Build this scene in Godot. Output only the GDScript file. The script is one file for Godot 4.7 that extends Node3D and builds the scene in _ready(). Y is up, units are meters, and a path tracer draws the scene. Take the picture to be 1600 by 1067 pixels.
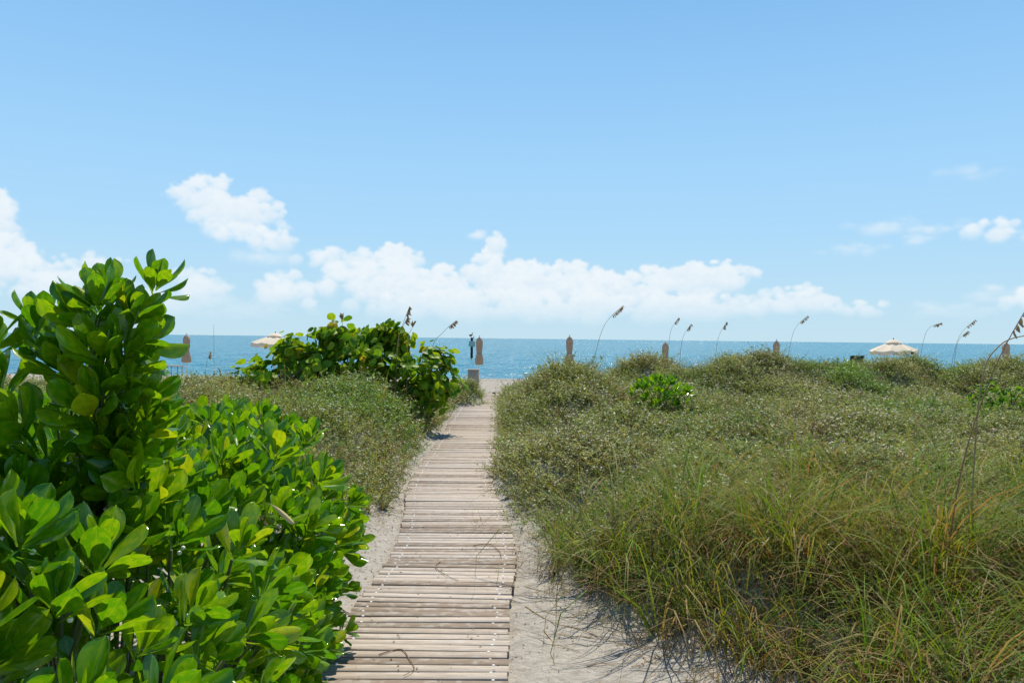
extends Node3D

const EYE := Vector3(0, 1.65, 0)
const SEA_LEVEL := -0.25
# centre line of the boardwalk: z, x
const PATH := [[3.0, -0.52], [-2.0, -0.49], [-3.8, -0.47], [-4.8, -0.465], [-5.3, -0.44], [-5.75, -0.42], [-6.25, -0.425], [-6.7, -0.46], [-7.5, -0.525], [-8.4, -0.63], [-8.9, -0.665], [-10.1, -0.695], [-11.7, -0.69], [-14.0, -0.70], [-16.0, -0.745], [-18.9, -0.76], [-21.5, -0.72], [-24.0, -0.67], [-60.0, -0.6]]
const HALF_PATH := 0.47

var mats := {}
var taken := {}
var rough_noise := FastNoiseLite.new()
var patch_noise := FastNoiseLite.new()
var fine_noise := FastNoiseLite.new()
var dome_noise := FastNoiseLite.new()


# ---------------------------------------------------------------- helpers
func numbered(called: String) -> String:
	var n: int = taken.get(called, 0)
	taken[called] = n + 1
	return called if n == 0 else "%s_%03d" % [called, n]


func tag(o, label, category = "", group = "", kind = ""):
	if label:
		o.set_meta("label", label)
	if category:
		o.set_meta("category", category)
	if group:
		o.set_meta("group", group)
	if kind:
		o.set_meta("kind", kind)
	return o


func thing(called, at, label, category, group = ""):
	var o := Node3D.new()
	o.name = numbered(called)
	add_child(o)
	o.position = at
	tag(o, label, category, group)
	return o


func put(called, mesh, m, parent = null):
	var o := MeshInstance3D.new()
	o.mesh = mesh
	o.material_override = m
	if parent == null:
		o.name = numbered(called)
		add_child(o)
	else:
		o.name = called
		parent.add_child(o, true)
	return o


func begin():
	var st := SurfaceTool.new()
	st.begin(Mesh.PRIMITIVE_TRIANGLES)
	return st


func done(st, smooth = true):
	if smooth:
		st.index()
	st.generate_normals()
	return st.commit()


func tri(st, a, b, c):
	st.add_vertex(a)
	st.add_vertex(b)
	st.add_vertex(c)


func quad(st, a, b, c, d):
	tri(st, a, b, c)
	tri(st, a, c, d)


# a tube along pts with radius at each point
func tube(st, pts, radii, sides = 6, cap = true):
	var rings := []
	for i in pts.size():
		var t: Vector3 = (pts[mini(i + 1, pts.size() - 1)] - pts[maxi(i - 1, 0)]).normalized()
		var side: Vector3 = t.cross(Vector3(0.31, 0.17, 0.93)).normalized()
		if side.length() < 0.5:
			side = t.cross(Vector3.RIGHT).normalized()
		var up: Vector3 = side.cross(t).normalized()
		var ring := []
		for k in sides:
			var a = TAU * k / sides
			ring.append(pts[i] + (side * cos(a) + up * sin(a)) * radii[i])
		rings.append(ring)
	for i in pts.size() - 1:
		for k in sides:
			var k2: int = (k + 1) % sides
			quad(st, rings[i][k], rings[i + 1][k], rings[i + 1][k2], rings[i][k2])
	if cap:
		for k in sides:
			var k2: int = (k + 1) % sides
			tri(st, pts[0], rings[0][k], rings[0][k2])
			tri(st, pts[-1], rings[-1][k2], rings[-1][k])


# box with all edges chamfered by b
func chamfer_box(st, c: Vector3, s: Vector3, b: float):
	var h := s / 2
	var faces := [[0, 1, 2], [1, 2, 0], [2, 0, 1]]
	for f in faces:
		for sg in [-1.0, 1.0]:
			var p := []
			for q in [[-1, -1], [1, -1], [1, 1], [-1, 1]]:
				var v := Vector3.ZERO
				v[f[0]] = sg * h[f[0]]
				v[f[1]] = q[0] * (h[f[1]] - b)
				v[f[2]] = q[1] * (h[f[2]] - b)
				p.append(c + v)
			if sg > 0:
				quad(st, p[0], p[3], p[2], p[1])
			else:
				quad(st, p[0], p[1], p[2], p[3])
	# edges
	for f in faces:
		for s1 in [-1.0, 1.0]:
			for s2 in [-1.0, 1.0]:
				var p := []
				for q in [[0, -1], [0, 1], [1, 1], [1, -1]]:
					var v := Vector3.ZERO
					v[f[0]] = q[1] * (h[f[0]] - b)
					v[f[1]] = s1 * (h[f[1]] - (b if q[0] == 1 else 0.0))
					v[f[2]] = s2 * (h[f[2]] - (b if q[0] == 0 else 0.0))
					p.append(c + v)
				if s1 * s2 > 0:
					quad(st, p[0], p[1], p[2], p[3])
				else:
					quad(st, p[0], p[3], p[2], p[1])
	for s1 in [-1.0, 1.0]:
		for s2 in [-1.0, 1.0]:
			for s3 in [-1.0, 1.0]:
				var a := Vector3(s1 * h.x, s2 * (h.y - b), s3 * (h.z - b))
				var d := Vector3(s1 * (h.x - b), s2 * h.y, s3 * (h.z - b))
				var e := Vector3(s1 * (h.x - b), s2 * (h.y - b), s3 * h.z)
				if s1 * s2 * s3 > 0:
					tri(st, c + a, c + e, c + d)
				else:
					tri(st, c + a, c + d, c + e)


# surface of revolution about y, profile of [radius, height]; folds ripple the radius
func lathe(st, at: Vector3, profile, sides = 12, folds = 0, depth = 0.0):
	var rings := []
	for p in profile:
		var ring := []
		for k in sides:
			var a = TAU * k / sides
			var r: float = p[0] * (1.0 + depth * cos(a * folds)) if folds else p[0]
			ring.append(at + Vector3(cos(a) * r, p[1], sin(a) * r))
		rings.append(ring)
	for i in rings.size() - 1:
		for k in sides:
			var k2: int = (k + 1) % sides
			quad(st, rings[i][k], rings[i][k2], rings[i + 1][k2], rings[i + 1][k])


func mat(color: Color, rough = 0.8, spec = 0.4):
	var m := StandardMaterial3D.new()
	m.albedo_color = color.linear_to_srgb()
	m.roughness = rough
	m.metallic_specular = spec
	return m


func leafy(color: Color, back: Color, rough = 0.5, spec = 0.5):
	var m = mat(color, rough, spec)
	m.backlight_enabled = true
	m.backlight = back.linear_to_srgb()
	return m


func path_x(z: float) -> float:
	for i in PATH.size() - 1:
		if z <= PATH[i][0] and z >= PATH[i + 1][0]:
			var t: float = (z - PATH[i][0]) / (PATH[i + 1][0] - PATH[i][0])
			var p0: float = PATH[maxi(i - 1, 0)][1]
			var p3: float = PATH[mini(i + 2, PATH.size() - 1)][1]
			var s := t * t * (3 - 2 * t)
			return lerpf(lerpf(PATH[i][1], PATH[i + 1][1], t), lerpf(PATH[i][1], PATH[i + 1][1], s), 0.35) + 0.0 * (p0 + p3)
	return -0.5


func hump(x, z, cx, cz, rx, rz) -> float:
	return exp(-(((x - cx) / rx) ** 2 + ((z - cz) / rz) ** 2))


# cushions of scrub: 1 on the top of a cushion, 0 in the creases between them
func cushion(x: float, z: float) -> float:
	var wx := x + 0.35 * rough_noise.get_noise_2d(x * 2.0, z * 2.0)
	var wz := z * 0.85 + 0.35 * rough_noise.get_noise_2d(x * 2.0 + 60.0, z * 2.0)
	var d := clampf((dome_noise.get_noise_2d(wx, wz) + 1.0) * 1.3, 0.0, 1.0)
	return 1.0 - d * d


# edge of the plants right of the walk, and left of it
func right_edge(z: float) -> float:
	var walk := path_x(z) + HALF_PATH
	if z > -5.7:
		return lerpf(0.24, 1.2, clampf((z + 5.7) / 1.9, 0, 1)) + maxf(0, z + 3.8) * 0.7
	return lerpf(walk - 0.02, 0.24, smoothstep(-7.4, -5.7, z))


func left_edge(z: float) -> float:
	var walk := path_x(z) - HALF_PATH
	return lerpf(walk - 0.02, -1.45, smoothstep(-8.0, -5.8, z)) + 0.38 * smoothstep(-18.4, -19.4, z)


func plants_here(x: float, z: float) -> float:
	if z < -23.5 and x > 0:
		return 0.0
	if z > 1.0:
		return 0.0
	if x > 0.2 + path_x(z):
		var inside := x - right_edge(z)
		var k := smoothstep(-0.05, 0.25, inside) * smoothstep(-23.5, -22.4, z)
		# bare sand hollow beside the green shrub
		k *= 1.0 - hump(x, z, 1.95, -12.9, 0.22, 0.5) * 0.85
		return k
	var back := -19.5 - 1.5 * smoothstep(-2.0, -1.2, x)
	return smoothstep(0.0, 0.25, left_edge(z) - x) * smoothstep(back - 0.6, back + 0.3, z) * smoothstep(-5.2, -6.2, z)


func ground(x: float, z: float) -> float:
	var pc := path_x(z)
	var y := 0.0
	var beach := smoothstep(-22.0, -27.0, z)
	if x > pc:
		var off := x - (pc + HALF_PATH)
		var inside := x - right_edge(z)
		var on := smoothstep(-0.1, 0.9, inside)
		y += on * (0.08 + 0.30 * cushion(x, z))
		y += 0.66 * hump(x, z, 1.05, -14.6, 1.15, 1.9) * smoothstep(-0.05, 0.5, off)
		y += 0.20 * hump(x, z, 0.7, -10.2, 1.0, 1.5) * smoothstep(0.0, 0.6, off)
		y += 0.16 * hump(x, z, 1.9, -8.2, 0.9, 0.8) + 0.18 * hump(x, z, 4.2, -10.5, 1.3, 1.0) + 0.14 * hump(x, z, 3.0, -7.0, 0.8, 0.7)
		var ridge := exp(-((z + 20.4 + 0.5 * sin(x * 0.7)) / (1.45 if z > -20.4 else 1.9)) ** 2)
		var crest := 0.72 + 0.06 * sin(x * 1.1 + 0.6) - 0.10 * smoothstep(9.0, 14.0, x) - 0.07 * hump(x, z, 8.0, -20, 1.4, 5.0) - 0.06 * hump(x, z, 9.3, -20, 0.8, 5.0)
		y += crest * ridge * smoothstep(2.0, 3.6, x)
		y += on * (0.16 * patch_noise.get_noise_2d(x * 1.3, z * 1.3) + 0.12 * rough_noise.get_noise_2d(x * 3.3, z * 3.3))
	else:
		var off := pc - HALF_PATH - x
		var on := smoothstep(0.1, 1.4, off) * smoothstep(-5.2, -7.0, z)
		y += on * (0.04 + 0.26 * cushion(x, z))
		y += 0.58 * hump(x, z, -2.8, -11.4, 2.5, 3.8) * smoothstep(-0.05, 0.9, off)
		y += 0.14 * hump(x, z, -6.0, -14.0, 4.5, 4.5) * smoothstep(0.3, 2.0, off)
		y += 0.46 * hump(x, z, -1.12, -20.0, 0.38, 0.8)
		y += on * (0.1 * patch_noise.get_noise_2d(x * 0.9, z * 0.9) + 0.08 * rough_noise.get_noise_2d(x * 2.3, z * 2.3))
		# sand blown over the ends of the planks
		y += 0.055 * smoothstep(-10.5, -12.5, z) * smoothstep(-0.30, 0.0, off) * (0.6 + 0.6 * fine_noise.get_noise_2d(x * 2.0, z * 3.0))
	# the walk lies in a flat strip
	y -= 0.03 * smoothstep(HALF_PATH - 0.01, HALF_PATH - 0.06, absf(x - pc)) * smoothstep(-24.3, -23.9, z)
	y = lerpf(y, 0.0, beach * smoothstep(-23.0, -26.5, z))
	var d := -z - 24.0
	if d > 0:
		y -= 0.25 * smoothstep(0.0, 14.0, d) * clampf(d / 14.0, 0, 1) + maxf(0.0, d - 13.8) * 0.05
	# footprints and little drifts
	y += 0.016 * rough_noise.get_noise_2d(x * 6.0, z * 6.0) + 0.020 * rough_noise.get_noise_2d(x * 14.0 + 50.0, z * 14.0)
	return y - 0.018


func catmull(p, steps) -> Array:
	var out := []
	for i in p.size() - 1:
		for k in steps:
			var t = float(k) / steps
			var a: Vector3 = p[maxi(i - 1, 0)]
			var d: Vector3 = p[mini(i + 2, p.size() - 1)]
			out.append(p[i].cubic_interpolate(p[i + 1], a, d, t))
	out.append(p[-1])
	return out


func taper(n, a, b) -> Array:
	var r := []
	for i in n:
		r.append(lerpf(a, b, float(i) / (n - 1)))
	return r


# ---------------------------------------------------------------- sky
func cloud_sky() -> ImageTexture:
	var w := 4096
	var h := 2048
	var im := Image.create(w, h, false, Image.FORMAT_RGB8)
	var stops := [[0.0, Color8(198, 227, 240)], [3.0, Color8(190, 226, 246)], [7.0, Color8(176, 220, 251)], [12.0, Color8(164, 213, 251)], [18.0, Color8(148, 201, 247)], [24.0, Color8(132, 188, 240)], [40.0, Color8(104, 160, 222)], [65.0, Color8(70, 118, 184)], [90.0, Color8(58, 102, 168)]]
	var row_color := func(el: float) -> Color:
		for i in stops.size() - 1:
			if el <= stops[i + 1][0]:
				return stops[i][1].lerp(stops[i + 1][1], clampf((el - stops[i][0]) / (stops[i + 1][0] - stops[i][0]), 0, 1))
		return stops[-1][1]
	for r in h:
		var el := 90.0 - (r + 0.5) / h * 180.0
		im.fill_rect(Rect2i(0, r, w, 1), row_color.call(maxf(el, 0.0)))
	# heaps of cumulus: azimuth, elevation, half width, half height in degrees, weight
	var heaps := [
		[-20.6, 9.4, 2.3, 1.25, 1.0], [-19.4, 8.4, 2.6, 0.9, 0.9], [-18.6, 7.6, 2.6, 0.6, 0.62], [-18.0, 8.6, 1.9, 0.7, 0.85], [-19.3, 7.0, 2.6, 0.6, 0.8], [-16.9, 6.7, 1.7, 0.75, 0.8], [-17.5, 5.4, 2.4, 0.7, 0.34],
		[-33.2, 7.2, 0.9, 1.5, 0.95], [-32.8, 4.9, 1.5, 1.4, 1.0], [-30.0, 3.4, 3.5, 1.5, 0.72], [-28.2, 4.8, 1.9, 0.45, 0.6],
		[-21.6, 3.5, 1.6, 1.1, 0.62], [-16.3, 3.3, 2.0, 1.0, 0.62], [-19.5, 1.9, 5.0, 0.8, 0.42], [-24.5, 2.2, 3.0, 1.0, 0.5],
		[-11.6, 5.5, 2.9, 0.8, 0.7], [-8.5, 5.6, 1.15, 1.2, 1.0], [-10.0, 4.1, 4.6, 1.4, 0.95], [-5.5, 3.7, 2.9, 1.5, 1.0], [-1.6, 5.1, 1.4, 1.6, 1.0], [-1.15, 7.0, 0.5, 0.7, 0.9], [-2.55, 7.5, 0.45, 0.3, 0.75],
		[0.9, 4.0, 2.9, 1.7, 1.0], [4.1, 4.4, 2.7, 1.35, 1.0], [6.5, 3.7, 2.5, 1.3, 0.95], [11.0, 4.1, 3.4, 1.25, 1.0], [14.2, 4.8, 2.2, 1.0, 1.0], [2.0, 2.4, 13.0, 1.2, 0.8], [12.5, 2.5, 5.0, 0.8, 0.75],
		[20.0, 3.0, 2.3, 0.85, 0.8], [17.6, 2.5, 2.8, 0.7, 0.65], [23.6, 2.3, 2.3, 0.5, 0.7], [29.0, 2.2, 2.6, 0.45, 0.55], [31.0, 3.1, 0.9, 0.5, 0.5], [33.5, 2.6, 1.5, 0.9, 0.7],
		[25.7, 7.6, 2.4, 0.5, 0.45], [28.3, 7.3, 1.7, 0.28, 0.5], [31.2, 7.1, 1.5, 0.65, 0.8], [33.2, 6.6, 1.6, 0.4, 0.62], [23.5, 6.1, 2.2, 0.42, 0.42], [26.8, 6.7, 0.9, 0.3, 0.5], [29.5, 10.6, 1.5, 0.4, 0.3]]
	var rng := RandomNumberGenerator.new()
	rng.seed = 41
	var az := 36.0
	while az < 324.0:
		for k in 3:
			heaps.append([az + rng.randf_range(-3, 3), rng.randf_range(1.8, 5.0), rng.randf_range(1.5, 4.0), rng.randf_range(0.6, 1.5), rng.randf_range(0.5, 1.0)])
		if rng.randf() < 0.5:
			heaps.append([az, rng.randf_range(6, 11), rng.randf_range(1.2, 2.6), rng.randf_range(0.4, 1.3), rng.randf_range(0.4, 1.0)])
		az += 5.0
	var rows := 190
	var per := w / 360.0
	var edge := FastNoiseLite.new()
	edge.seed = 12
	edge.frequency = 0.09
	edge.fractal_octaves = 4
	edge.fractal_gain = 0.6
	var cover := PackedFloat32Array()
	cover.resize(w * rows)
	var tone := PackedFloat32Array()
	tone.resize(w * rows)
	# each heap is a pile of round puffs, the lowest and widest first
	for q in heaps:
		var puffs := []
		var thin: bool = q[4] < 0.56 or q[3] < 0.45
		var n := int(10 + q[2] * q[3] * (9.0 if thin else 13.0))
		for i in n:
			var px := rng.randfn() * 0.42
			var py := rng.randf_range(-0.95, 0.75) * sqrt(maxf(0.05, 1.0 - minf(px * px, 1.0))) + (0.18 * rng.randf() if absf(px) < 0.5 else 0.0)
			var size := rng.randf_range(0.24, 0.66) * lerpf(1.25, 0.65, clampf(py * 0.5 + 0.5, 0, 1)) * clampf(q[3] * 0.9 + 0.25, 0.4, 1.15)
			puffs.append([q[0] + px * q[2] * 1.15, q[1] + py * q[3], size, py])
		puffs.sort_custom(func(a, b): return a[1] - a[2] * 0.4 > b[1] - b[2] * 0.4)
		for p in puffs:
			var rx: float = p[2] * (2.2 if thin else 1.25)
			var c0 := int((p[0] - rx * 1.4) * per)
			var c1 := int((p[0] + rx * 1.4) * per)
			var r0 := maxi(0, int((p[1] - p[2] * 1.4) * per))
			var r1 := mini(rows - 1, int((p[1] + p[2] * 1.4) * per))
			for r in range(r0, r1 + 1):
				var dy: float = (r / per - p[1]) / p[2]
				for c in range(c0, c1 + 1):
					var dx: float = (c / per - p[0]) / rx
					var e := edge.get_noise_2d(c + 40.0 * p[3], r * 1.15)
					var d := sqrt(dx * dx + dy * dy) + e * 0.6
					if d >= 1.15:
						continue
					var k := r * w + posmod(c, w)
					# crisp above, ragged and soft below
					var a = (1.0 - smoothstep(0.30 if dy < 0.0 or thin else 0.55, 1.15 if dy < 0.0 or thin else 1.02, d)) * q[4] * (0.42 if thin else 0.9) * (1.0 - 0.55 * smoothstep(-0.1, 1.0, -dy))
					var lum := clampf(0.70 + 0.26 * dy + 0.12 * p[3] + e * 0.25, 0.0, 1.0)
					tone[k] = lerpf(tone[k], lum, a) if cover[k] > 0.02 else lum
					cover[k] = cover[k] + a * (1.0 - cover[k])
	for r in rows:
		var el := r / per
		var air: Color = row_color.call(el)
		var low := 0.40 + 0.60 * smoothstep(0.6, 3.4, el)
		for c in w:
			var v: float = cover[r * w + c]
			if v <= 0.004:
				continue
			var white := Color8(200, 226, 246).lerp(Color8(252, 253, 254), tone[r * w + c])
			im.set_pixel(c, int((90.0 - el) / 180.0 * h), air.lerp(white, v * low * 0.87))
	return ImageTexture.create_from_image(im)


# ---------------------------------------------------------------- leaves
func leaf_texture(seed_, green: Color, yellow: Color, share: float) -> ImageTexture:
	var n := FastNoiseLite.new()
	n.seed = seed_
	n.frequency = 0.045
	n.fractal_octaves = 4
	var im := Image.create(80, 160, false, Image.FORMAT_RGB8)
	for y in 160:
		for x in 80:
			var u := absf(x / 79.0 - 0.5) * 2
			var v := y / 159.0
			var blot := smoothstep(0.45 - share, 0.95 - share, 0.5 + 0.9 * n.get_noise_2d(x * 0.7, y * 0.5)) * 0.6
			var c := green.lerp(yellow, blot)
			var vein := smoothstep(0.07, 0.0, u) * 0.6 + smoothstep(0.10, 0.0, absf(fposmod(v * 9.0 - u * 2.2, 1.0) - 0.5)) * 0.16
			c = c.lerp(yellow.lerp(Color(0.4, 0.5, 0.08), 0.3), vein * 0.8)
			c = c * (1.0 + 0.12 * n.get_noise_2d(x * 6.0, y * 6.0 + 300))
			im.set_pixel(x, y, c.linear_to_srgb())
	return ImageTexture.create_from_image(im)


# spoon-shaped leaf of unit length along y, upper face towards +z
func spoon_leaf(width, bow, roll_, fold, twist) -> ArrayMesh:
	var st = begin()
	var stops := [0.0, 0.12, 0.26, 0.40, 0.53, 0.65, 0.76, 0.85, 0.92, 0.97, 1.0]
	var nl := stops.size() - 1
	var nw := 4
	var pts := []
	for i in nl + 1:
		var t: float = stops[i]
		var w: float = 0.0
		if t < 0.70:
			w = lerpf(0.10, 1.0, pow(sin(t / 0.70 * PI / 2), 2.2))
		else:
			w = pow(maxf(1.0 - pow((t - 0.70) / 0.301, 2.6), 0.0), 0.5)
		w *= width * 0.5
		var row := []
		for k in nw + 1:
			var u := float(k) / nw * 2 - 1
			var p := Vector3(u * w, t, 0)
			p.z = -bow * t * t - roll_ * u * u * w * (0.4 + t) + fold * absf(u) * w
			p.y -= 0.03 * t * u * u
			var a: float = twist * t
			p = Vector3(p.x * cos(a) - p.z * sin(a), p.y, p.x * sin(a) + p.z * cos(a))
			row.append([p, Vector2(u * 0.5 + 0.5, t)])
		pts.append(row)
	for i in nl:
		for k in nw:
			for q in [[0, 0], [1, 0], [1, 1], [0, 0], [1, 1], [0, 1]]:
				var e = pts[i + q[0]][k + q[1]]
				st.set_uv(e[1])
				st.add_vertex(e[0])
	return done(st)


# round leaf with a heart-shaped base, unit diameter, upper face +z
func round_leaf(cup, ripple, phase) -> ArrayMesh:
	var st = begin()
	var rings := [0.0, 0.28, 0.42, 0.5]
	var n := 14
	var pts := []
	for r in rings:
		var row := []
		for k in n:
			var a := TAU * k / n
			var rr: float = r * (1.0 - 0.22 * pow(maxf(0.0, -sin(a)), 6.0))
			var p := Vector3(cos(a) * rr, 0.46 + sin(a) * rr, 0)
			p.z = cup * r * r * 2.0 + ripple * r * sin(a * 3 + phase) + 0.12 * absf(p.x) * r
			row.append([p, Vector2(p.x + 0.5, p.y + 0.04)])
		pts.append(row)
	for i in rings.size() - 1:
		for k in n:
			var k2 := (k + 1) % n
			for e in ([pts[0][0], pts[1][k2], pts[1][k]] if i == 0 else [pts[i][k], pts[i + 1][k2], pts[i + 1][k], pts[i][k], pts[i][k2], pts[i + 1][k2]]):
				st.set_uv(e[1])
				st.add_vertex(e[0])
	return done(st)


func leaf_frame(d: Vector3, toward: Vector3, size: float, rng) -> Basis:
	var y := d.normalized()
	var z := (toward - y * toward.dot(y))
	if z.length() < 0.05:
		z = Vector3(0.3, 0.5, 0.8) - y * Vector3(0.3, 0.5, 0.8).dot(y)
	z = z.normalized().rotated(y, rng.randf_range(-0.35, 0.35))
	var x := y.cross(z)
	return Basis(x * size, y * size, z * size)


# transforms of the leaves of one rosette
func rosette(at: Vector3, axis: Vector3, size: float, count: int, rng) -> Array:
	var out := []
	var side := axis.cross(Vector3(0.2, 0.1, 1)).normalized()
	var start: float = rng.randf() * TAU
	for i in count:
		var f := float(i) / (count - 1)
		var polar = lerpf(0.15, 1.08, pow(f, 0.9)) + rng.randf_range(-0.16, 0.16)
		var dir := axis.rotated(side, polar).rotated(axis, start + i * 2.39996 + rng.randf_range(-0.15, 0.15))
		var length = size * (0.55 + 0.45 * smoothstep(0.0, 0.45, f)) * rng.randf_range(0.82, 1.12)
		out.append(Transform3D(leaf_frame(dir, axis, length, rng), at - axis * size * 0.35 * f + dir * 0.006))
	return out


# a shrub of rosettes: the first 300 leaves are parts, the rest one mass
func rosette_shrub(called, base: Vector3, spots: Array, inner: Array, meshes, materials, label, branches, rng, most = 296):
	var t = thing(called, base, label, "shrub", "glossy spoon-leaved shrubs")
	var left: int = most
	var rest := []
	for s in spots:
		var leaves := rosette(s[0] - base, s[1], s[2], s[3], rng)
		if left >= leaves.size():
			var node := Node3D.new()
			node.name = "rosette"
			t.add_child(node, true)
			node.position = s[0] - base
			for l in leaves:
				var kind: int = rng.randi() % meshes.size()
				var o = put("leaf", meshes[kind], materials[pick_tone(rng, materials.size())], node)
				o.transform = Transform3D(l.basis, l.origin - node.position)
			left -= leaves.size()
		else:
			rest.append_array(leaves)
	for s in inner:
		rest.append_array(rosette(s[0] - base, s[1], s[2], s[3], rng))
	mass_of(rest, meshes, materials, t, rng)
	for b in branches:
		var st = begin()
		var q = [b[0] - base, b[0].lerp(b[1], 0.5) - base + Vector3(rng.randf_range(-0.06, 0.06), 0.02, rng.randf_range(-0.06, 0.06)), b[1] - base]
		var c := catmull(q, 4)
		tube(st, c, taper(c.size(), b[2], b[2] * 0.55), 6)
		put("branch", done(st), mats.bark, t)
	return t


func pick_tone(rng, n) -> int:
	var r: float = rng.randf()
	return 0 if r < 0.24 else (1 if r < 0.58 else (2 if r < 0.955 else mini(3, n - 1)))


func mass_of(list, meshes, materials, parent, rng, called = "inner_leaves"):
	if list.is_empty():
		return
	var bins := {}
	for l in list:
		var key := "%d %d" % [rng.randi() % meshes.size(), pick_tone(rng, materials.size())]
		if not bins.has(key):
			bins[key] = []
		bins[key].append(l)
	for key in bins:
		var k = key.split(" ")
		var o = scatter(called, meshes[int(k[0])], materials[int(k[1])], bins[key], [], parent)
		o.set_meta("kind", "stuff")


func scatter(called, mesh, m, where: Array, colors: Array, parent = null):
	var mm := MultiMesh.new()
	mm.transform_format = MultiMesh.TRANSFORM_3D
	mm.use_colors = not colors.is_empty()
	mm.mesh = mesh
	mm.instance_count = where.size()
	for i in where.size():
		mm.set_instance_transform(i, where[i])
		if colors:
			mm.set_instance_color(i, colors[i])
	var o := MultiMeshInstance3D.new()
	o.multimesh = mm
	o.material_override = m
	if parent == null:
		o.name = numbered(called)
		add_child(o)
	else:
		o.name = called
		parent.add_child(o, true)
	return o


# ---------------------------------------------------------------- small plants
# sprig of dune scrub: wiry stems with small folded leaves; colours are those of leaf, stem and bloom
func sprig_mesh(seed_, stems, height, leaf_len, per_stem, blooms, droop) -> Array:
	var rng := RandomNumberGenerator.new()
	rng.seed = seed_
	var st = begin()
	var fl = begin()
	for s in stems:
		var a := rng.randf() * TAU
		var lean := rng.randf_range(0.15, 0.95)
		var dir := Vector3(cos(a) * lean, 1, sin(a) * lean).normalized()
		var len_: float = height * rng.randf_range(0.65, 1.15)
		var pts := []
		for i in 4:
			var f := i / 3.0
			pts.append(dir * len_ * f + Vector3(cos(a + 1), -droop, sin(a + 1)) * 0.3 * len_ * f * f)
		st.set_color(Color(0.60, 0.46, 0.42))
		for i in 3:
			var wd: Vector3 = dir.cross(Vector3(0.3, 0.2, 1)).normalized() * 0.0016
			quad(st, pts[i] - wd, pts[i + 1] - wd, pts[i + 1] + wd, pts[i] + wd)
		for k in per_stem:
			var f := rng.randf_range(0.15, 1.0)
			var i := mini(int(f * 3), 2)
			var p: Vector3 = pts[i].lerp(pts[i + 1], f * 3 - i)
			var b := rng.randf() * TAU
			var ld := Vector3(cos(b), rng.randf_range(-0.2, 1.0), sin(b)).normalized()
			var l: float = leaf_len * rng.randf_range(0.6, 1.3)
			var wv := ld.cross(Vector3(rng.randf_range(-0.6, 0.6), 1, rng.randf_range(-0.6, 0.6))).normalized() * l * 0.26
			var up := wv.cross(ld).normalized() * l * 0.10
			var g := rng.randf()
			st.set_color([Color(0.74, 0.82, 0.72), Color(0.78, 0.84, 0.73), Color(0.86, 0.87, 0.75), Color(1.0, 0.92, 0.78)][int(g * 3.99)])  # young or aged leaf, one colour each
			var m := p + ld * l * 0.5
			tri(st, p, p + ld * l, m + wv + up)
			tri(st, p, m - wv + up, p + ld * l)
		if s < blooms:
			var p: Vector3 = pts[3] + Vector3(0, 0.006, 0)
			for q in 4:
				var b := TAU * q / 4 + rng.randf()
				var o := Vector3(cos(b), 0.4, sin(b)) * 0.0085
				var o2 := Vector3(cos(b + 0.9), 0.4, sin(b + 0.9)) * 0.0085
				tri(fl, p, p + o, p + o2)
	return [done(st, false), done(fl, false)]


# tuft of arching blades; colour multiplies
func tuft_mesh(seed_, blades, len_, spread, dry, width) -> ArrayMesh:
	var rng := RandomNumberGenerator.new()
	rng.seed = seed_
	var st = begin()
	for b in blades:
		var a := rng.randf() * TAU
		var l: float = len_ * rng.randf_range(0.45, 1.1)
		var out_ := Vector3(cos(a), 0, sin(a))
		var p = out_ * rng.randf() * 0.045 * len_ / 0.7
		var ang := rng.randf_range(1.05, 1.52)
		var bend: float = spread * rng.randf_range(0.4, 1.5)
		var n := 6
		var is_dry: bool = rng.randf() < dry
		var c: Color = [Color(0.11, 0.20, 0.018), Color(0.16, 0.23, 0.024), Color(0.21, 0.255, 0.03), Color(0.26, 0.28, 0.035)][rng.randi() % 4]
		if is_dry:
			c = [Color(0.36, 0.27, 0.13), Color(0.31, 0.22, 0.105), Color(0.22, 0.13, 0.06)][rng.randi() % 3]
			bend *= 1.5
		elif rng.randf() < 0.2:
			c = Color(0.24, 0.29, 0.14)
		st.set_color(c)  # one flat colour for the whole blade, root to tip: living green or dead straw
		var w: float = width * rng.randf_range(0.6, 1.2)
		var side := out_.cross(Vector3.UP).rotated(Vector3.UP, rng.randf_range(-0.9, 0.9))
		var row0 := [p - side * w * 0.5, p + side * w * 0.5]
		for i in n:
			var f := (i + 1.0) / n
			ang -= bend / n * (0.5 + f)
			p += (out_ * cos(ang) + Vector3.UP * sin(ang)) * l / n
			var ww: float = w * 0.5 * (1.0 - f * f) + 0.0003
			var row1 := [p - side * ww, p + side * ww]
			quad(st, row0[0], row1[0], row1[1], row0[1])
			row0 = row1
	return done(st)


func stand(x, z, lean, turn, size, sink = 0.0) -> Transform3D:
	var b := Basis(Vector3.UP, turn) * Basis(Vector3.RIGHT, lean)
	return Transform3D(b.scaled(Vector3.ONE * size), Vector3(x, ground(x, z) - sink, z))


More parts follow.
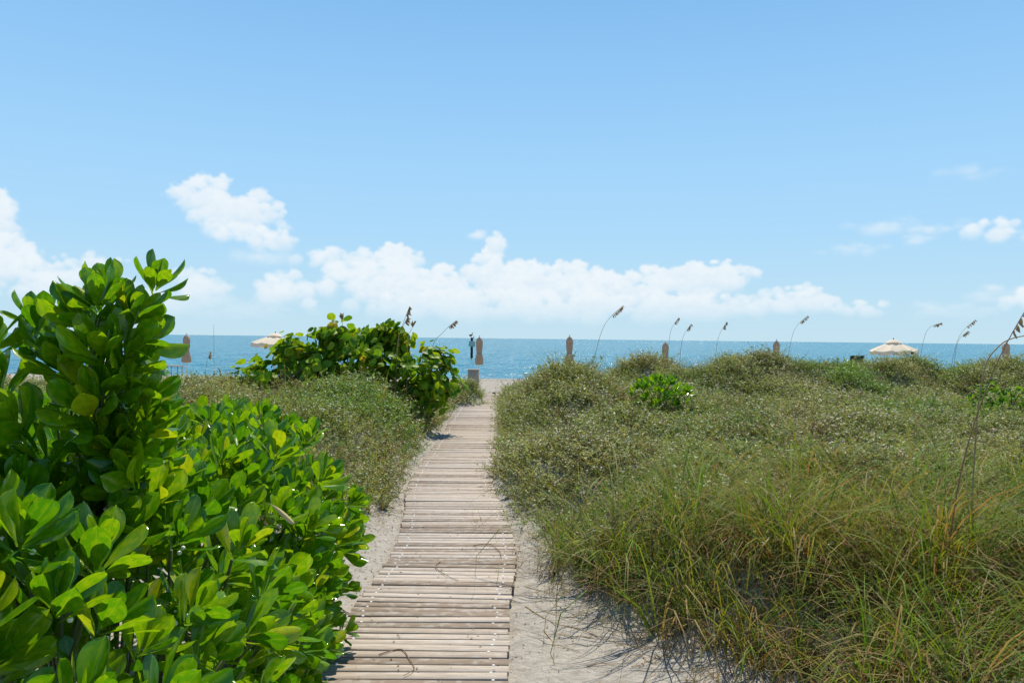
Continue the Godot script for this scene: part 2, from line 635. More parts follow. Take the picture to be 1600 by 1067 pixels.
# ---------------------------------------------------------------- things
func sea_oat(p, label, heads = 1, near = false, bare = false):
	var rng := RandomNumberGenerator.new()
	rng.seed = int(absf(p[2].x) * 1000) + 7
	var p0: Vector3 = p[0]
	var foot := Vector3(p0.x - (p[1].x - p0.x) * 0.5, 0, p0.z)
	foot.y = ground(foot.x, foot.z) - 0.03
	var t = thing("sea_oat_stalk", foot, label, "sea oats", "tall seed stalks on the dunes")
	var c := catmull([foot - foot, p0 - foot, p[1] - foot, p[2] - foot], 7)
	var st = begin()
	tube(st, c, taper(c.size(), 0.0058 if near else 0.0055, 0.002 if near else 0.0028), 5)
	put("stem", done(st), mats.oat_red if near else mats.oat_stem, t)
	if bare:
		return t
	var last: Vector3 = c[-1]
	var from := c.size() - (5 if not near else 5)
	var sp := 26 if near else 15
	var holder: Node3D = null
	st = begin()
	if near:
		holder = Node3D.new()
		holder.name = "seed_head"
		t.add_child(holder, true)
	for i in sp:
		var f := float(i) / sp
		var k := from + f * (c.size() - 1 - from)
		var i0 := mini(int(k), c.size() - 2)
		var q: Vector3 = c[i0].lerp(c[i0 + 1], k - i0)
		var l: float = (0.036 if near else 0.075) * (1.0 - 0.35 * f) * rng.randf_range(0.8, 1.15)
		var dir := Vector3(rng.randf_range(0.15, 0.8), -rng.randf_range(0.25, 1.0), rng.randf_range(-0.6, 0.6)).normalized()
		if heads == 0:
			dir = Vector3(rng.randf_range(-0.4, 0.4), rng.randf_range(0.3, 1.0), rng.randf_range(-0.4, 0.4)).normalized()
		var s2 = begin() if near else st
		var a: Vector3 = q + dir * l * 0.25
		var flat := dir.cross(Vector3(rng.randf_range(-1, 1), 0.3, rng.randf_range(-1, 1))).normalized()
		var w: float = l * 0.17
		var pts := [q, a, a + dir * l * 0.3, a + dir * l * 0.75, a + dir * l]
		var rad := [0.0009, w * 0.75, w, w * 0.6, 0.0006]
		tube(s2, pts, rad, 5, false)
		if near:
			put("spikelet", done(s2), mats.oat_seed, holder)
	if not near:
		put("seed_head", done(st), mats.oat_seed, t)
	return t


func closed_umbrella(at: Vector3, top: float, label, turn, flare):
	var t = thing("closed_beach_umbrella", at, label, "umbrella", "folded tan beach umbrellas")
	t.rotation.y = turn
	var total := top - at.y
	var st = begin()
	tube(st, [Vector3(0, -0.25, 0), Vector3(0, total - 0.03, 0)], [0.019, 0.019], 8)
	put("pole", done(st), mats.pole, t)
	st = begin()
	lathe(st, Vector3.ZERO, [[0.0, total], [0.03, total - 0.015], [0.02, total - 0.05], [0.0, total - 0.06]], 8)
	put("finial", done(st), mats.pole, t)
	st = begin()
	var y1 := total - 0.08
	# hood, waist drawn in by a strap, loose skirt
	lathe(st, Vector3.ZERO, [[0.025, y1], [0.085, y1 - 0.05], [0.115, y1 - 0.14], [0.125, y1 - 0.24], [0.105, y1 - 0.27]], 32, 8, 0.10)
	put("hood", done(st), mats.canvas, t)
	st = begin()
	lathe(st, Vector3.ZERO, [[0.10, y1 - 0.20], [0.105, y1 - 0.30], [0.10, y1 - 0.45], [0.082, y1 - 0.60], [0.11, y1 - 0.70], [0.135 + flare * 0.4, y1 - 0.84], [0.13 + flare, y1 - 1.0], [0.09 + flare, y1 - 1.04]], 40, 8, 0.20)
	put("canopy", done(st), mats.canvas, t)
	st = begin()
	lathe(st, Vector3.ZERO, [[0.098, y1 - 0.585], [0.101, y1 - 0.60], [0.098, y1 - 0.615]], 16)
	put("strap", done(st), mats.strap, t)
	return t


func open_umbrella(at: Vector3, top: float, label, tilt, turn, span, spot):
	var t = thing("open_beach_umbrella", at, label, "umbrella", "open cream beach umbrellas")
	var total := top - at.y
	t.rotation = Vector3(0, turn, 0)
	var st = begin()
	tube(st, [Vector3(0, -0.3, 0), Vector3(0, total - 0.1, 0)], [0.02, 0.02], 8)
	put("pole", done(st), mats.pole, t)
	var crown := Node3D.new()
	crown.name = "canopy"
	t.add_child(crown, true)
	crown.position = Vector3(0, total - 0.42, 0)
	crown.rotation.z = tilt
	var rise := 0.34
	for k in 8:
		var a0 := TAU * k / 8
		var a1 := TAU * (k + 1) / 8
		st = begin()
		var n := 5
		for i in n:
			for j in 4:
				var c := []
				for q in [[0, 0], [1, 0], [1, 1], [0, 1]]:
					var f: float = 0.16 + 0.84 * (i + q[0]) / n
					var g: float = (j + q[1]) / 4.0
					var e0 = Vector3(cos(a0), 0, sin(a0)) * span * f
					var e1 = Vector3(cos(a1), 0, sin(a1)) * span * f
					var p = e0.lerp(e1, g)
					p.y = rise * (1.0 - pow(f, 1.25)) - 0.05 * f * sin(PI * g)
					c.append(p)
				quad(st, c[0], c[3], c[2], c[1])
		put("panel", done(st), mats.canvas_light, crown)
		st = begin()
		for j in 4:
			var c := []
			for q in [[0, 0], [1, 0], [1, 1], [0, 1]]:
				var g: float = (j + q[0]) / 4.0
				var p = (Vector3(cos(a0), 0, sin(a0)) * span).lerp(Vector3(cos(a1), 0, sin(a1)) * span, g) * (1.0 + 0.012 * q[1])
				p.y = -0.05 * sin(PI * g) - q[1] * (0.15 + 0.015 * sin(PI * g * 2))
				c.append(p)
			quad(st, c[0], c[1], c[2], c[3])
		put("valance", done(st), mats.canvas_light, crown)
		st = begin()
		tube(st, [Vector3(0, rise - 0.05, 0), Vector3(cos(a0), -0.012, sin(a0)) * Vector3(span, 1, span)], [0.008, 0.006], 5)
		put("rib", done(st), mats.pole, crown)
	st = begin()
	lathe(st, Vector3.ZERO, [[0.30, rise - 0.035], [0.18, rise + 0.04], [0.03, rise + 0.09], [0.0, rise + 0.095]], 16)
	put("vent_cap", done(st), mats.canvas_light, crown)
	st = begin()
	lathe(st, Vector3.ZERO, [[0.02, rise + 0.085], [0.025, rise + 0.11], [0.012, rise + 0.14], [0.0, rise + 0.145]], 8)
	put("finial", done(st), mats.dark, crown)
	if spot:
		st = begin()
		lathe(st, Vector3.ZERO, [[0.0, 0.0], [0.055, 0.003], [0.065, 0.012], [0.062, 0.03], [0.0, 0.032]], 14)
		var o = put("badge", done(st), mats.dark, crown)
		tag(o, "black round patch on the canopy edge")
		o.transform = Transform3D(Basis(Vector3.RIGHT, PI / 2), Vector3(span * 0.18, -0.11, span * 0.955))
	return t


func bird(at: Vector3, size: float, label, turn):
	var t = thing("bird", at, label, "bird")
	t.rotation.y = turn
	var st = begin()
	# body, neck and head in one skin
	var spine := [Vector3(-0.22, 0.10, 0), Vector3(-0.16, 0.15, 0), Vector3(-0.05, 0.22, 0), Vector3(0.05, 0.30, 0), Vector3(0.09, 0.40, 0), Vector3(0.10, 0.48, 0), Vector3(0.14, 0.52, 0), Vector3(0.19, 0.51, 0), Vector3(0.27, 0.495, 0)]
	var pts := []
	for p in spine:
		pts.append(p * size)
	var rad := []
	for r in [0.012, 0.05, 0.085, 0.075, 0.036, 0.028, 0.036, 0.018, 0.003]:
		rad.append(r * size)
	var c := catmull(pts, 3)
	var rr := []
	for i in c.size():
		var k := i / 3.0
		var i0 := mini(int(k), rad.size() - 2)
		rr.append(lerpf(rad[i0], rad[i0 + 1], k - i0))
	tube(st, c, rr, 9)
	put("body", done(st), mats.dark, t)
	for s in [-1, 1]:
		st = begin()
		var w := [Vector3(0.05, 0.31, s * 0.05), Vector3(0.0, 0.38, s * 0.24), Vector3(-0.06, 0.30, s * 0.42), Vector3(-0.14, 0.20, s * 0.30), Vector3(-0.10, 0.20, s * 0.05)]
		var m := Vector3(-0.05, 0.29, s * 0.2)
		for i in 5:
			tri(st, m * size, w[i] * size, w[(i + 1) % 5] * size)
			tri(st, (m - Vector3(0, 0.015, 0)) * size, w[(i + 1) % 5] * size, w[i] * size)
		put("wing", done(st, false), mats.dark, t)
		st = begin()
		tube(st, [Vector3(-0.03, 0.16, s * 0.03) * size, Vector3(-0.02, 0.0, s * 0.03) * size], [0.009 * size, 0.007 * size], 5)
		put("leg", done(st), mats.dark, t)


func litter_stem(called, pts, radius, m, label, category, group):
	var o: Vector3 = pts[0]
	var q := []
	for p in pts:
		q.append(p - o)
	var c := catmull(q, 6)
	var st = begin()
	tube(st, c, taper(c.size(), radius, radius * 0.5), 5)
	var n = put(called, done(st), m)
	n.position = o
	tag(n, label, category, group)
	return n


# ================================================================ scene
func _ready():
	rough_noise.seed = 3
	rough_noise.frequency = 0.35
	patch_noise.seed = 8
	patch_noise.frequency = 0.45
	dome_noise.seed = 6
	dome_noise.noise_type = FastNoiseLite.TYPE_CELLULAR
	dome_noise.cellular_distance_function = FastNoiseLite.DISTANCE_EUCLIDEAN
	dome_noise.cellular_return_type = FastNoiseLite.RETURN_DISTANCE
	dome_noise.fractal_type = FastNoiseLite.FRACTAL_NONE
	dome_noise.frequency = 0.72
	fine_noise.seed = 21
	fine_noise.frequency = 1.2

	# camera
	var cam := Camera3D.new()
	cam.name = "camera"
	cam.keep_aspect = Camera3D.KEEP_HEIGHT
	cam.fov = rad_to_deg(2 * atan(533.5 / 1244.0))
	cam.near = 0.05
	cam.far = 60000
	add_child(cam)
	cam.position = EYE
	cam.rotation = Vector3(-0.0037, 0, 0.01133)
	cam.current = true

	# sky and exposure
	var env := Environment.new()
	env.background_mode = Environment.BG_SKY
	var sky := Sky.new()
	var pano := PanoramaSkyMaterial.new()
	pano.panorama = cloud_sky()
	sky.sky_material = pano
	env.sky = sky
	env.background_energy_multiplier = 0.77
	env.tonemap_mode = Environment.TONE_MAPPER_LINEAR
	env.tonemap_exposure = 1.3
	env.sdfgi_enabled = true
	env.ssao_enabled = true
	env.ssil_enabled = true
	var we := WorldEnvironment.new()
	we.name = "world"
	we.environment = env
	add_child(we)

	# sun: ahead, high, a little to the right
	var sun := DirectionalLight3D.new()
	sun.name = "sun"
	sun.light_energy = 1.6
	sun.light_color = Color(1.0, 0.96, 0.89)
	sun.light_angular_distance = 0.5
	sun.shadow_enabled = true
	add_child(sun)
	var el := deg_to_rad(57.0)
	var azi := deg_to_rad(9.0)
	sun.look_at_from_position(Vector3.ZERO, -Vector3(sin(azi) * cos(el), sin(el), -cos(azi) * cos(el)))

	make_materials()
	build_ground()
	build_sea()
	build_walk()
	build_cover()
	build_hedge()
	build_sea_grapes()
	build_green_shrubs()
	build_beach_things()
	build_oats()
	build_litter()


func noise_tex(seed_, freq, size, ramp, octaves = 4, type = FastNoiseLite.TYPE_SIMPLEX_SMOOTH) -> NoiseTexture2D:
	var n := FastNoiseLite.new()
	n.seed = seed_
	n.frequency = freq
	n.noise_type = type
	n.fractal_octaves = octaves
	var t := NoiseTexture2D.new()
	t.width = size
	t.height = size
	t.seamless = true
	t.noise = n
	if ramp:
		var g := Gradient.new()
		g.offsets = PackedFloat32Array(ramp[0])
		g.colors = PackedColorArray(ramp[1])
		t.color_ramp = g
	return t


func make_materials():
	mats.bark = mat(Color(0.10, 0.12, 0.04), 0.9)
	mats.oat_stem = leafy(Color(0.30, 0.22, 0.11), Color(0.3, 0.25, 0.15), 0.7)
	mats.oat_red = leafy(Color(0.24, 0.11, 0.06), Color(0.3, 0.25, 0.15), 0.6)
	mats.oat_seed = leafy(Color(0.33, 0.21, 0.11), Color(0.6, 0.5, 0.3), 0.75)
	mats.pole = mat(Color(0.72, 0.70, 0.66), 0.5)
	mats.canvas = leafy(Color(0.44, 0.32, 0.23), Color(0.3, 0.26, 0.2), 0.9, 0.2)
	mats.canvas_light = leafy(Color(0.68, 0.60, 0.47), Color(0.35, 0.3, 0.23), 0.9, 0.2)
	mats.strap = mat(Color(0.30, 0.23, 0.17), 0.9)
	mats.dark = mat(Color(0.025, 0.025, 0.03), 0.6)
	mats.cord = mat(Color(0.78, 0.77, 0.73), 0.6)
	mats.sign = mat(Color(0.46, 0.50, 0.40), 0.8, 0.2)
	mats.bin = mat(Color(0.30, 0.26, 0.20), 0.9)
	mats.stake = mat(Color(0.34, 0.30, 0.24), 0.85)
	mats.dry = leafy(Color(0.42, 0.31, 0.16), Color(0.3, 0.25, 0.15), 0.8)
	mats.withered = leafy(Color(0.58, 0.43, 0.20), Color(0.5, 0.42, 0.25), 0.7)
	mats.twig = mat(Color(0.20, 0.13, 0.08), 0.9)
	mats.bloom = leafy(Color(0.72, 0.70, 0.62), Color(0.5, 0.5, 0.45), 0.7, 0.3)
	mats.berry = mat(Color(0.75, 0.74, 0.62), 0.4)
	mats.plant = leafy(Color(1, 1, 1), Color(0.95, 0.93, 0.6), 0.45, 0.42)
	mats.plant.vertex_color_use_as_albedo = true
	mats.blade = leafy(Color(1, 1, 1), Color(0.9, 0.85, 0.45), 0.6, 0.28)
	mats.blade.vertex_color_use_as_albedo = true

	var sand = mat(Color(1, 1, 1), 0.95, 0.25)
	sand.albedo_texture = noise_tex(4, 0.02, 1024, [[0.0, 0.35, 0.55, 1.0], [Color(0.205, 0.182, 0.148).linear_to_srgb(), Color(0.30, 0.276, 0.234).linear_to_srgb(), Color(0.33, 0.305, 0.262).linear_to_srgb(), Color(0.385, 0.36, 0.315).linear_to_srgb()]], 6)
	sand.uv1_triplanar = true
	sand.uv1_world_triplanar = true
	sand.uv1_scale = Vector3.ONE * 0.45
	sand.heightmap_enabled = true
	sand.heightmap_texture = noise_tex(9, 0.05, 1024, null, 5)
	sand.heightmap_scale = 0.9
	sand.detail_enabled = true
	sand.detail_blend_mode = BaseMaterial3D.BLEND_MODE_MUL
	sand.detail_albedo = noise_tex(14, 0.22, 1024, [[0.0, 0.20, 0.26, 1.0], [Color(0.45, 0.42, 0.38), Color(0.65, 0.62, 0.58), Color(0.97, 0.97, 0.97), Color(1, 1, 1)]], 3)
	mats.sand = sand

	var sea = mat(Color(0.024, 0.195, 0.255), 0.22, 0.25)
	sea.albedo_texture = noise_tex(31, 0.012, 512, [[0.2, 0.8], [Color(0.80, 0.86, 0.92), Color(1.0, 1.0, 1.0)]], 4)
	sea.uv1_triplanar = true
	sea.uv1_world_triplanar = true
	sea.uv1_scale = Vector3(0.05, 0.05, 0.05)
	sea.normal_enabled = true
	var wave := noise_tex(17, 0.02, 1024, null, 5)
	wave.as_normal_map = true
	wave.bump_strength = 9.0
	sea.normal_texture = wave
	sea.normal_scale = 1.0
	mats.sea = sea

	# naupaka leaves
	mats.spoon = []
	var kinds := [[1, Color(0.06, 0.21, 0.004), Color(0.14, 0.30, 0.005), 0.06], [2, Color(0.095, 0.27, 0.004), Color(0.22, 0.37, 0.006), 0.12], [3, Color(0.15, 0.33, 0.004), Color(0.32, 0.44, 0.008), 0.18], [4, Color(0.26, 0.40, 0.005), Color(0.48, 0.50, 0.012), 0.25]]
	for k in kinds:
		var m = leafy(Color(1, 1, 1), Color(1.0, 0.98, 0.6), 0.17, 0.55)
		m.albedo_texture = leaf_texture(k[0], k[1], k[2], k[3])
		mats.spoon.append(m)
	mats.spoon_mesh = [spoon_leaf(0.40, -0.10, 0.30, 0.12, 0.1), spoon_leaf(0.44, -0.16, 0.45, 0.0, -0.2), spoon_leaf(0.36, 0.08, 0.15, 0.25, 0.3), spoon_leaf(0.42, -0.02, 0.55, 0.05, -0.1), spoon_leaf(0.38, -0.14, 0.10, 0.35, 0.2)]
	mats.grape = []
	kinds = [[11, Color(0.07, 0.19, 0.012), Color(0.16, 0.29, 0.014), 0.05], [12, Color(0.13, 0.28, 0.012), Color(0.26, 0.38, 0.016), 0.1], [13, Color(0.24, 0.38, 0.012), Color(0.42, 0.47, 0.02), 0.15], [14, Color(0.42, 0.38, 0.02), Color(0.45, 0.22, 0.03), 0.15]]
	for k in kinds:
		var m = leafy(Color(1, 1, 1), Color(1.0, 1.0, 0.5), 0.48, 0.32)
		m.albedo_texture = leaf_texture(k[0], k[1], k[2], k[3])
		mats.grape.append(m)
	mats.grape_mesh = [round_leaf(0.25, 0.05, 0.3), round_leaf(-0.2, 0.08, 1.2), round_leaf(0.05, 0.1, 2.4)]

	# weathered planks
	mats.plank = []
	for v in 8:
		var rng := RandomNumberGenerator.new()
		rng.seed = 60 + v
		var n := FastNoiseLite.new()
		n.seed = 70 + v
		n.frequency = 0.02
		n.fractal_octaves = 4
		var base := Color(0.32, 0.265, 0.21).lerp(Color(0.41, 0.355, 0.295), rng.randf())
		if v % 4 == 3:
			base = Color(0.22, 0.17, 0.125)
		var im := Image.create(512, 48, false, Image.FORMAT_RGB8)
		for y in 48:
			var grain := rng.randf_range(0.86, 1.08)
			for x in 512:
				var s := 1.0 + 0.30 * n.get_noise_2d(x * 0.35, y * 7.0) + 0.14 * n.get_noise_2d(x * 2.0 + 900, y * 26.0)
				var silver := smoothstep(0.0, 0.5, n.get_noise_2d(x * 0.7 + 400, y * 1.5))
				var c := base.lerp(Color(0.42, 0.39, 0.35), silver * 0.5) * (s * grain)
				im.set_pixel(x, y, c.clamp().linear_to_srgb())
		var m = mat(Color(1, 1, 1), 0.8, 0.35)
		m.albedo_texture = ImageTexture.create_from_image(im)
		m.heightmap_enabled = true
		m.heightmap_texture = m.albedo_texture
		m.heightmap_scale = 0.25
		mats.plank.append(m)


func build_ground():
	var xs := []
	var x := -90.0
	while x < 90.0:
		xs.append(x)
		var ax := absf(x)
		x += 0.09 if ax < 2.4 else (0.2 if ax < 9.0 else (0.5 if ax < 18.0 else 3.0))
	var zs := []
	var z := 30.0
	while z > -56.0:
		zs.append(z)
		z -= 4.0 if z > 2.0 else (0.09 if z > -8.0 else (0.16 if z > -25.0 else 0.5))
	var nx := xs.size()
	var v := PackedVector3Array()
	for zz in zs:
		for xx in xs:
			v.append(Vector3(xx, ground(xx, zz), zz))
	var idx := PackedInt32Array()
	for i in zs.size() - 1:
		for k in nx - 1:
			var a := i * nx + k
			idx.append_array([a, a + nx, a + nx + 1, a, a + nx + 1, a + 1])
	for i in range(0, idx.size(), 3):
		var q := idx[i + 1]
		idx[i + 1] = idx[i + 2]
		idx[i + 2] = q
	put_indexed("sand_ground", v, idx, mats.sand)


func put_indexed(called, v, idx, m):
	var normals := PackedVector3Array()
	normals.resize(v.size())
	for i in range(0, idx.size(), 3):
		var n: Vector3 = (v[idx[i + 2]] - v[idx[i]]).cross(v[idx[i + 1]] - v[idx[i]])
		for k in 3:
			normals[idx[i + k]] += n
	for i in v.size():
		normals[i] = normals[i].normalized()
	var arrays := []
	arrays.resize(Mesh.ARRAY_MAX)
	arrays[Mesh.ARRAY_VERTEX] = v
	arrays[Mesh.ARRAY_NORMAL] = normals
	arrays[Mesh.ARRAY_INDEX] = idx
	var me := ArrayMesh.new()
	me.add_surface_from_arrays(Mesh.PRIMITIVE_TRIANGLES, arrays)
	var o = put(called, me, m)
	o.set_meta("kind", "structure")
	return o


func build_sea():
	var n := FastNoiseLite.new()
	n.seed = 77
	n.frequency = 1.0
	n.fractal_octaves = 4
	n.fractal_gain = 0.6
	var rows := []
	var d := 32.0
	while d < 30000.0:
		rows.append(d)
		d += maxf(0.22, (d - 30.0) * 0.014 if d < 600 else d * 0.2)
	var cols := 360
	var v := PackedVector3Array()
	for r in rows:
		var half: float = 22.0 + r * 0.85
		var amp: float = 0.085 * smoothstep(33.0, 44.0, r) * (1.0 - smoothstep(250.0, 700.0, r)) + 0.018
		for k in cols + 1:
			var x: float = (k * 2.0 / cols - 1.0) * half
			if k == 0 or k == cols:
				x *= 8.0
			var h := n.get_noise_2d(x * 0.16 + r * 0.03, r * 0.42)
			v.append(Vector3(x, SEA_LEVEL + amp * h, -r))
	var w := cols + 1
	var idx := PackedInt32Array()
	for i in rows.size() - 1:
		for k in cols:
			var a := i * w + k
			idx.append_array([a, a + w + 1, a + w, a, a + 1, a + w + 1])
	put_indexed("sea", v, idx, mats.sea)


func build_walk():
	var walk := Node3D.new()
	walk.name = "boardwalk_path"
	add_child(walk)
	walk.set_meta("kind", "structure")
	var shapes := []
	for v in 5:
		var rng := RandomNumberGenerator.new()
		rng.seed = 300 + v
		var st = begin()
		chamfer_box(st, Vector3.ZERO, Vector3(0.94, 0.024, 0.073), 0.003)
		var me: ArrayMesh = done(st, false)
		var mdt := MeshDataTool.new()
		mdt.create_from_surface(me, 0)
		var bow := rng.randf_range(-0.004, 0.006)
		var edge := rng.randf_range(-0.003, 0.003)
		for i in mdt.get_vertex_count():
			var p := mdt.get_vertex(i)
			var nrm := mdt.get_vertex_normal(i)
			var uv := Vector2(p.x / 0.94 + 0.5, p.z / 0.073 * 0.5 + 0.25)
			if absf(nrm.z) > 0.8:
				uv.y = p.y / 0.073 * 0.5 + 0.75
			mdt.set_vertex_uv(i, uv)
			var q := p.x / 0.47
			p.y += bow * q * q
			p.z += edge * q * q
			mdt.set_vertex(i, p)
		var out := ArrayMesh.new()
		mdt.commit_to_surface(out)
		shapes.append(out)
	var rng := RandomNumberGenerator.new()
	rng.seed = 4
	var z := -1.9
	var gaps := [[], []]
	while z > -24.0:
		var slope := (path_x(z - 0.2) - path_x(z + 0.2)) / 0.4
		var yaw := -atan(slope) * 0.35 + rng.randf_range(-0.012, 0.012) + 0.012
		var o = put("plank", shapes[rng.randi() % 5], mats.plank[rng.randi() % 8], walk)
		var x := path_x(z) + rng.randf_range(-0.008, 0.008)
		o.transform = Transform3D(Basis(Vector3.UP, yaw) * Basis(Vector3.BACK, rng.randf_range(-0.006, 0.006)) * Basis(Vector3.RIGHT, rng.randf_range(-0.014, 0.014)), Vector3(x, 0.013 + rng.randf_range(-0.002, 0.003) + 0.008 * rough_noise.get_noise_2d(5.0, z * 2), z))
		if rng.randf() < 0.5:
			o.rotate_object_local(Vector3.UP, PI)
		gaps[0].append(o.transform * Vector3(0.0, 0.006, -0.0425) + Vector3(-0.385, 0, 0))
		gaps[1].append(o.transform * Vector3(0.0, 0.006, -0.0425) + Vector3(0.385, 0, 0))
		if o.transform.basis.z.z < 0:
			gaps[0][-1] += Vector3(0, 0, -0.085)
			gaps[1][-1] += Vector3(0, 0, -0.085)
		z -= 0.084 + rng.randf_range(-0.002, 0.002)
	for s in [-0.3, 0.3]:
		var st = begin()
		var line := []
		var zz := -1.9
		while zz > -24.0:
			line.append(Vector3(path_x(zz) + s, -0.022, zz))
			zz -= 0.4
		tube(st, line, taper(line.size(), 0.022, 0.022), 4)
		put("runner", done(st), mats.twig, walk)
	for s in 2:
		var st = begin()
		for p in gaps[s]:
			if rng.randf() < 0.12:
				continue
			var q: Vector3 = p + Vector3(rng.randf_range(-0.012, 0.012), rng.randf_range(0.0, 0.004), 0)
			tube(st, [q - Vector3(0.008, 0, 0), q - Vector3(0.006, 0, 0), q + Vector3(0.006, 0, 0), q + Vector3(0.008, 0, 0)], [0.003, 0.0072, 0.0072, 0.003], 6)
		var o = put("lacing_cord", done(st), mats.cord, walk)
		tag(o, "white cord showing between the planks", "", "", "stuff")


# low scrub, grass and ground cover on the dunes
func build_cover():
	var rng := RandomNumberGenerator.new()
	rng.seed = 99
	var sprigs := [sprig_mesh(1, 7, 0.22, 0.026, 11, 1, 0.3), sprig_mesh(2, 7, 0.25, 0.023, 11, 3, 0.4), sprig_mesh(3, 6, 0.20, 0.031, 10, 2, 0.2), sprig_mesh(4, 8, 0.19, 0.021, 11, 4, 0.5)]
	var tufts := [tuft_mesh(5, 24, 0.74, 1.6, 0.42, 0.0055), tuft_mesh(6, 22, 0.88, 2.1, 0.34, 0.0058), tuft_mesh(7, 20, 0.55, 1.2, 0.45, 0.005), tuft_mesh(8, 24, 0.52, 2.6, 0.9, 0.0045)]
	var thatch := tuft_mesh(81, 26, 0.30, 2.6, 1.0, 0.005)
	var thatches := [[], []]
	var meadow := [tuft_mesh(15, 9, 0.34, 1.0, 0.35, 0.0045), tuft_mesh(16, 10, 0.30, 1.4, 0.5, 0.004), tuft_mesh(17, 8, 0.42, 0.8, 0.25, 0.005)]
	# scrub by zone: name -> [transforms, colours] for each sprig shape
	var zones := {"right": [], "left": []}
	for k in zones:
		for i in 4:
			zones[k].append([[], []])
	var blooms := {"right": [[], [], [], []], "left": [[], [], [], []]}
	var meads := {"right": [], "left": []}
	for k in meads:
		for i in 3:
			meads[k].append([[], []])
	var fronts := [[[], []], [[], []], [[], []], [[], []]]
	# living tufts are green, aging ones olive, dead ones straw
	var dyes := [Color(0.66, 0.95, 0.62), Color(0.76, 1.0, 0.6), Color(0.90, 1.0, 0.66), Color(1.0, 0.90, 0.66), Color(1.05, 0.85, 0.70)]
	var near := []
	var step := 0.085
	var z := -1.0
	while z > -24.0:
		var half := 2.0 + absf(z) * 0.78
		var st_ := step * (1.0 + smoothstep(-9.0, -20.0, z) * 0.12)
		var x := -half
		while x < half:
			var px := x + rng.randf_range(-0.5, 0.5) * st_
			var pz := z + rng.randf_range(-0.5, 0.5) * st_
			x += st_
			if px < -1.0 and pz > -6.0:
				continue
			var k := plants_here(px, pz)
			if k < 0.02:
				continue
			var side := "right" if px > path_x(pz) else "left"
			# the front of the right dune is grass, the rest scrub with grass mixed in
			var grassy := 0.0
			if side == "right":
				grassy = smoothstep(-7.9, -4.9, pz + 1.6 * patch_noise.get_noise_2d(px * 0.8, pz * 0.8) + px * 0.05 - 0.3)
			else:
				grassy = 0.25 * smoothstep(-0.1, 0.5, patch_noise.get_noise_2d(px * 0.8 + 40, pz * 0.8)) + 0.35 * smoothstep(-11.0, -14.0, pz)
			var clump := rough_noise.get_noise_2d(px * 4.2 + 11, pz * 4.2)
			var tone := patch_noise.get_noise_2d(px * 0.7 + 90, pz * 0.7)
			var thin := 0.80 + 0.35 * patch_noise.get_noise_2d(px * 1.6 - 70, pz * 1.6)
			if rng.randf() < k * (1.0 - grassy * 0.93) * thin:
				var i := rng.randi() % 4
				var lush := smoothstep(0.0, 0.4, patch_noise.get_noise_2d(px * 0.5 - 33, pz * 0.5 + 12)) * (1.0 if px > 3.0 or side == "left" else 0.4)
				var c := Color(0.27, 0.345, 0.105).lerp(Color(0.36, 0.375, 0.18), clampf(0.5 + tone, 0, 1)).lerp(Color(0.16, 0.34, 0.04), lush * 0.8)
				if rng.randf() < 0.07:
					c = Color(0.24, 0.18, 0.11)
				c *= rng.randf_range(0.8, 1.15)
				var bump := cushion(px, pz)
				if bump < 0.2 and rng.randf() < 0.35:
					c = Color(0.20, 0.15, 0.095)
				zones[side][i][0].append(stand(px, pz, rng.randf_range(-0.5, 0.5), rng.randf() * TAU, rng.randf_range(0.75, 1.45) * (0.6 + 0.4 * k) * (1.0 + 0.30 * smoothstep(-9.0, -18.0, pz) + 0.3 * tone) * (0.75 + 0.45 * bump), 0.015))
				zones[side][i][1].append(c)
				if rng.randf() < 0.15 + 0.5 * smoothstep(-0.2, 0.35, patch_noise.get_noise_2d(px * 1.2 + 200, pz * 1.2)):
					blooms[side][i].append(zones[side][i][0][-1])
			if rng.randf() < k * (0.08 + 0.16 * smoothstep(0.05, 0.4, patch_noise.get_noise_2d(px * 1.1 + 7, pz * 1.1)) + (0.12 if side == "left" else 0.0)) * (1 - grassy):
				var i := rng.randi() % 3
				meads[side][i][0].append(stand(px, pz, rng.randf_range(-0.25, 0.25), rng.randf() * TAU, rng.randf_range(0.75, 1.4), 0.01))
				meads[side][i][1].append(Color(1, 1, 1) * rng.randf_range(0.85, 1.25))
			if side == "right" and rng.randf() < k * grassy * 0.40:
				thatches[0].append(stand(px, pz, rng.randf_range(-0.5, 0.5), rng.randf() * TAU, rng.randf_range(0.7, 1.3), 0.02))
				thatches[1].append(Color(0.62, 0.50, 0.42) * rng.randf_range(0.4, 0.95))
			if side == "right" and rng.randf() < k * grassy * (0.26 + 0.70 * smoothstep(-0.16, 0.22, clump)):
				var i := rng.randi() % 4
				var t := stand(px, pz, rng.randf_range(-0.2, 0.2), rng.randf() * TAU, rng.randf_range(0.75, 1.35) * (1.0 + 0.7 * clump), 0.01)
				var edge := px - right_edge(pz)
				if edge < 0.5 and i != 3 and near.size() < 70 and rng.randf() < 0.5:
					near.append([i, t])
				else:
					fronts[i][0].append(t)
					fronts[i][1].append(dyes[mini(4, int(rng.randf() * 3.0 + clampf(tone + 0.5, 0, 1) * 2.2))])
		z -= st_
	for i in 150:
		var px := -1.12 + rng.randfn() * 0.22
		var pz := -20.0 + rng.randfn() * 0.42
		var q := rng.randi() % 4
		zones.left[q][0].append(stand(px, pz, rng.randf_range(-0.5, 0.5), rng.randf() * TAU, rng.randf_range(0.9, 1.4), 0.02))
		zones.left[q][1].append(Color(0.27, 0.345, 0.10))
	var says := {"right": "low wiry scrub with tiny pale flowers covering the dune right of the boardwalk", "left": "low wiry scrub with tiny pale flowers covering the dune in front of the sea grapes"}
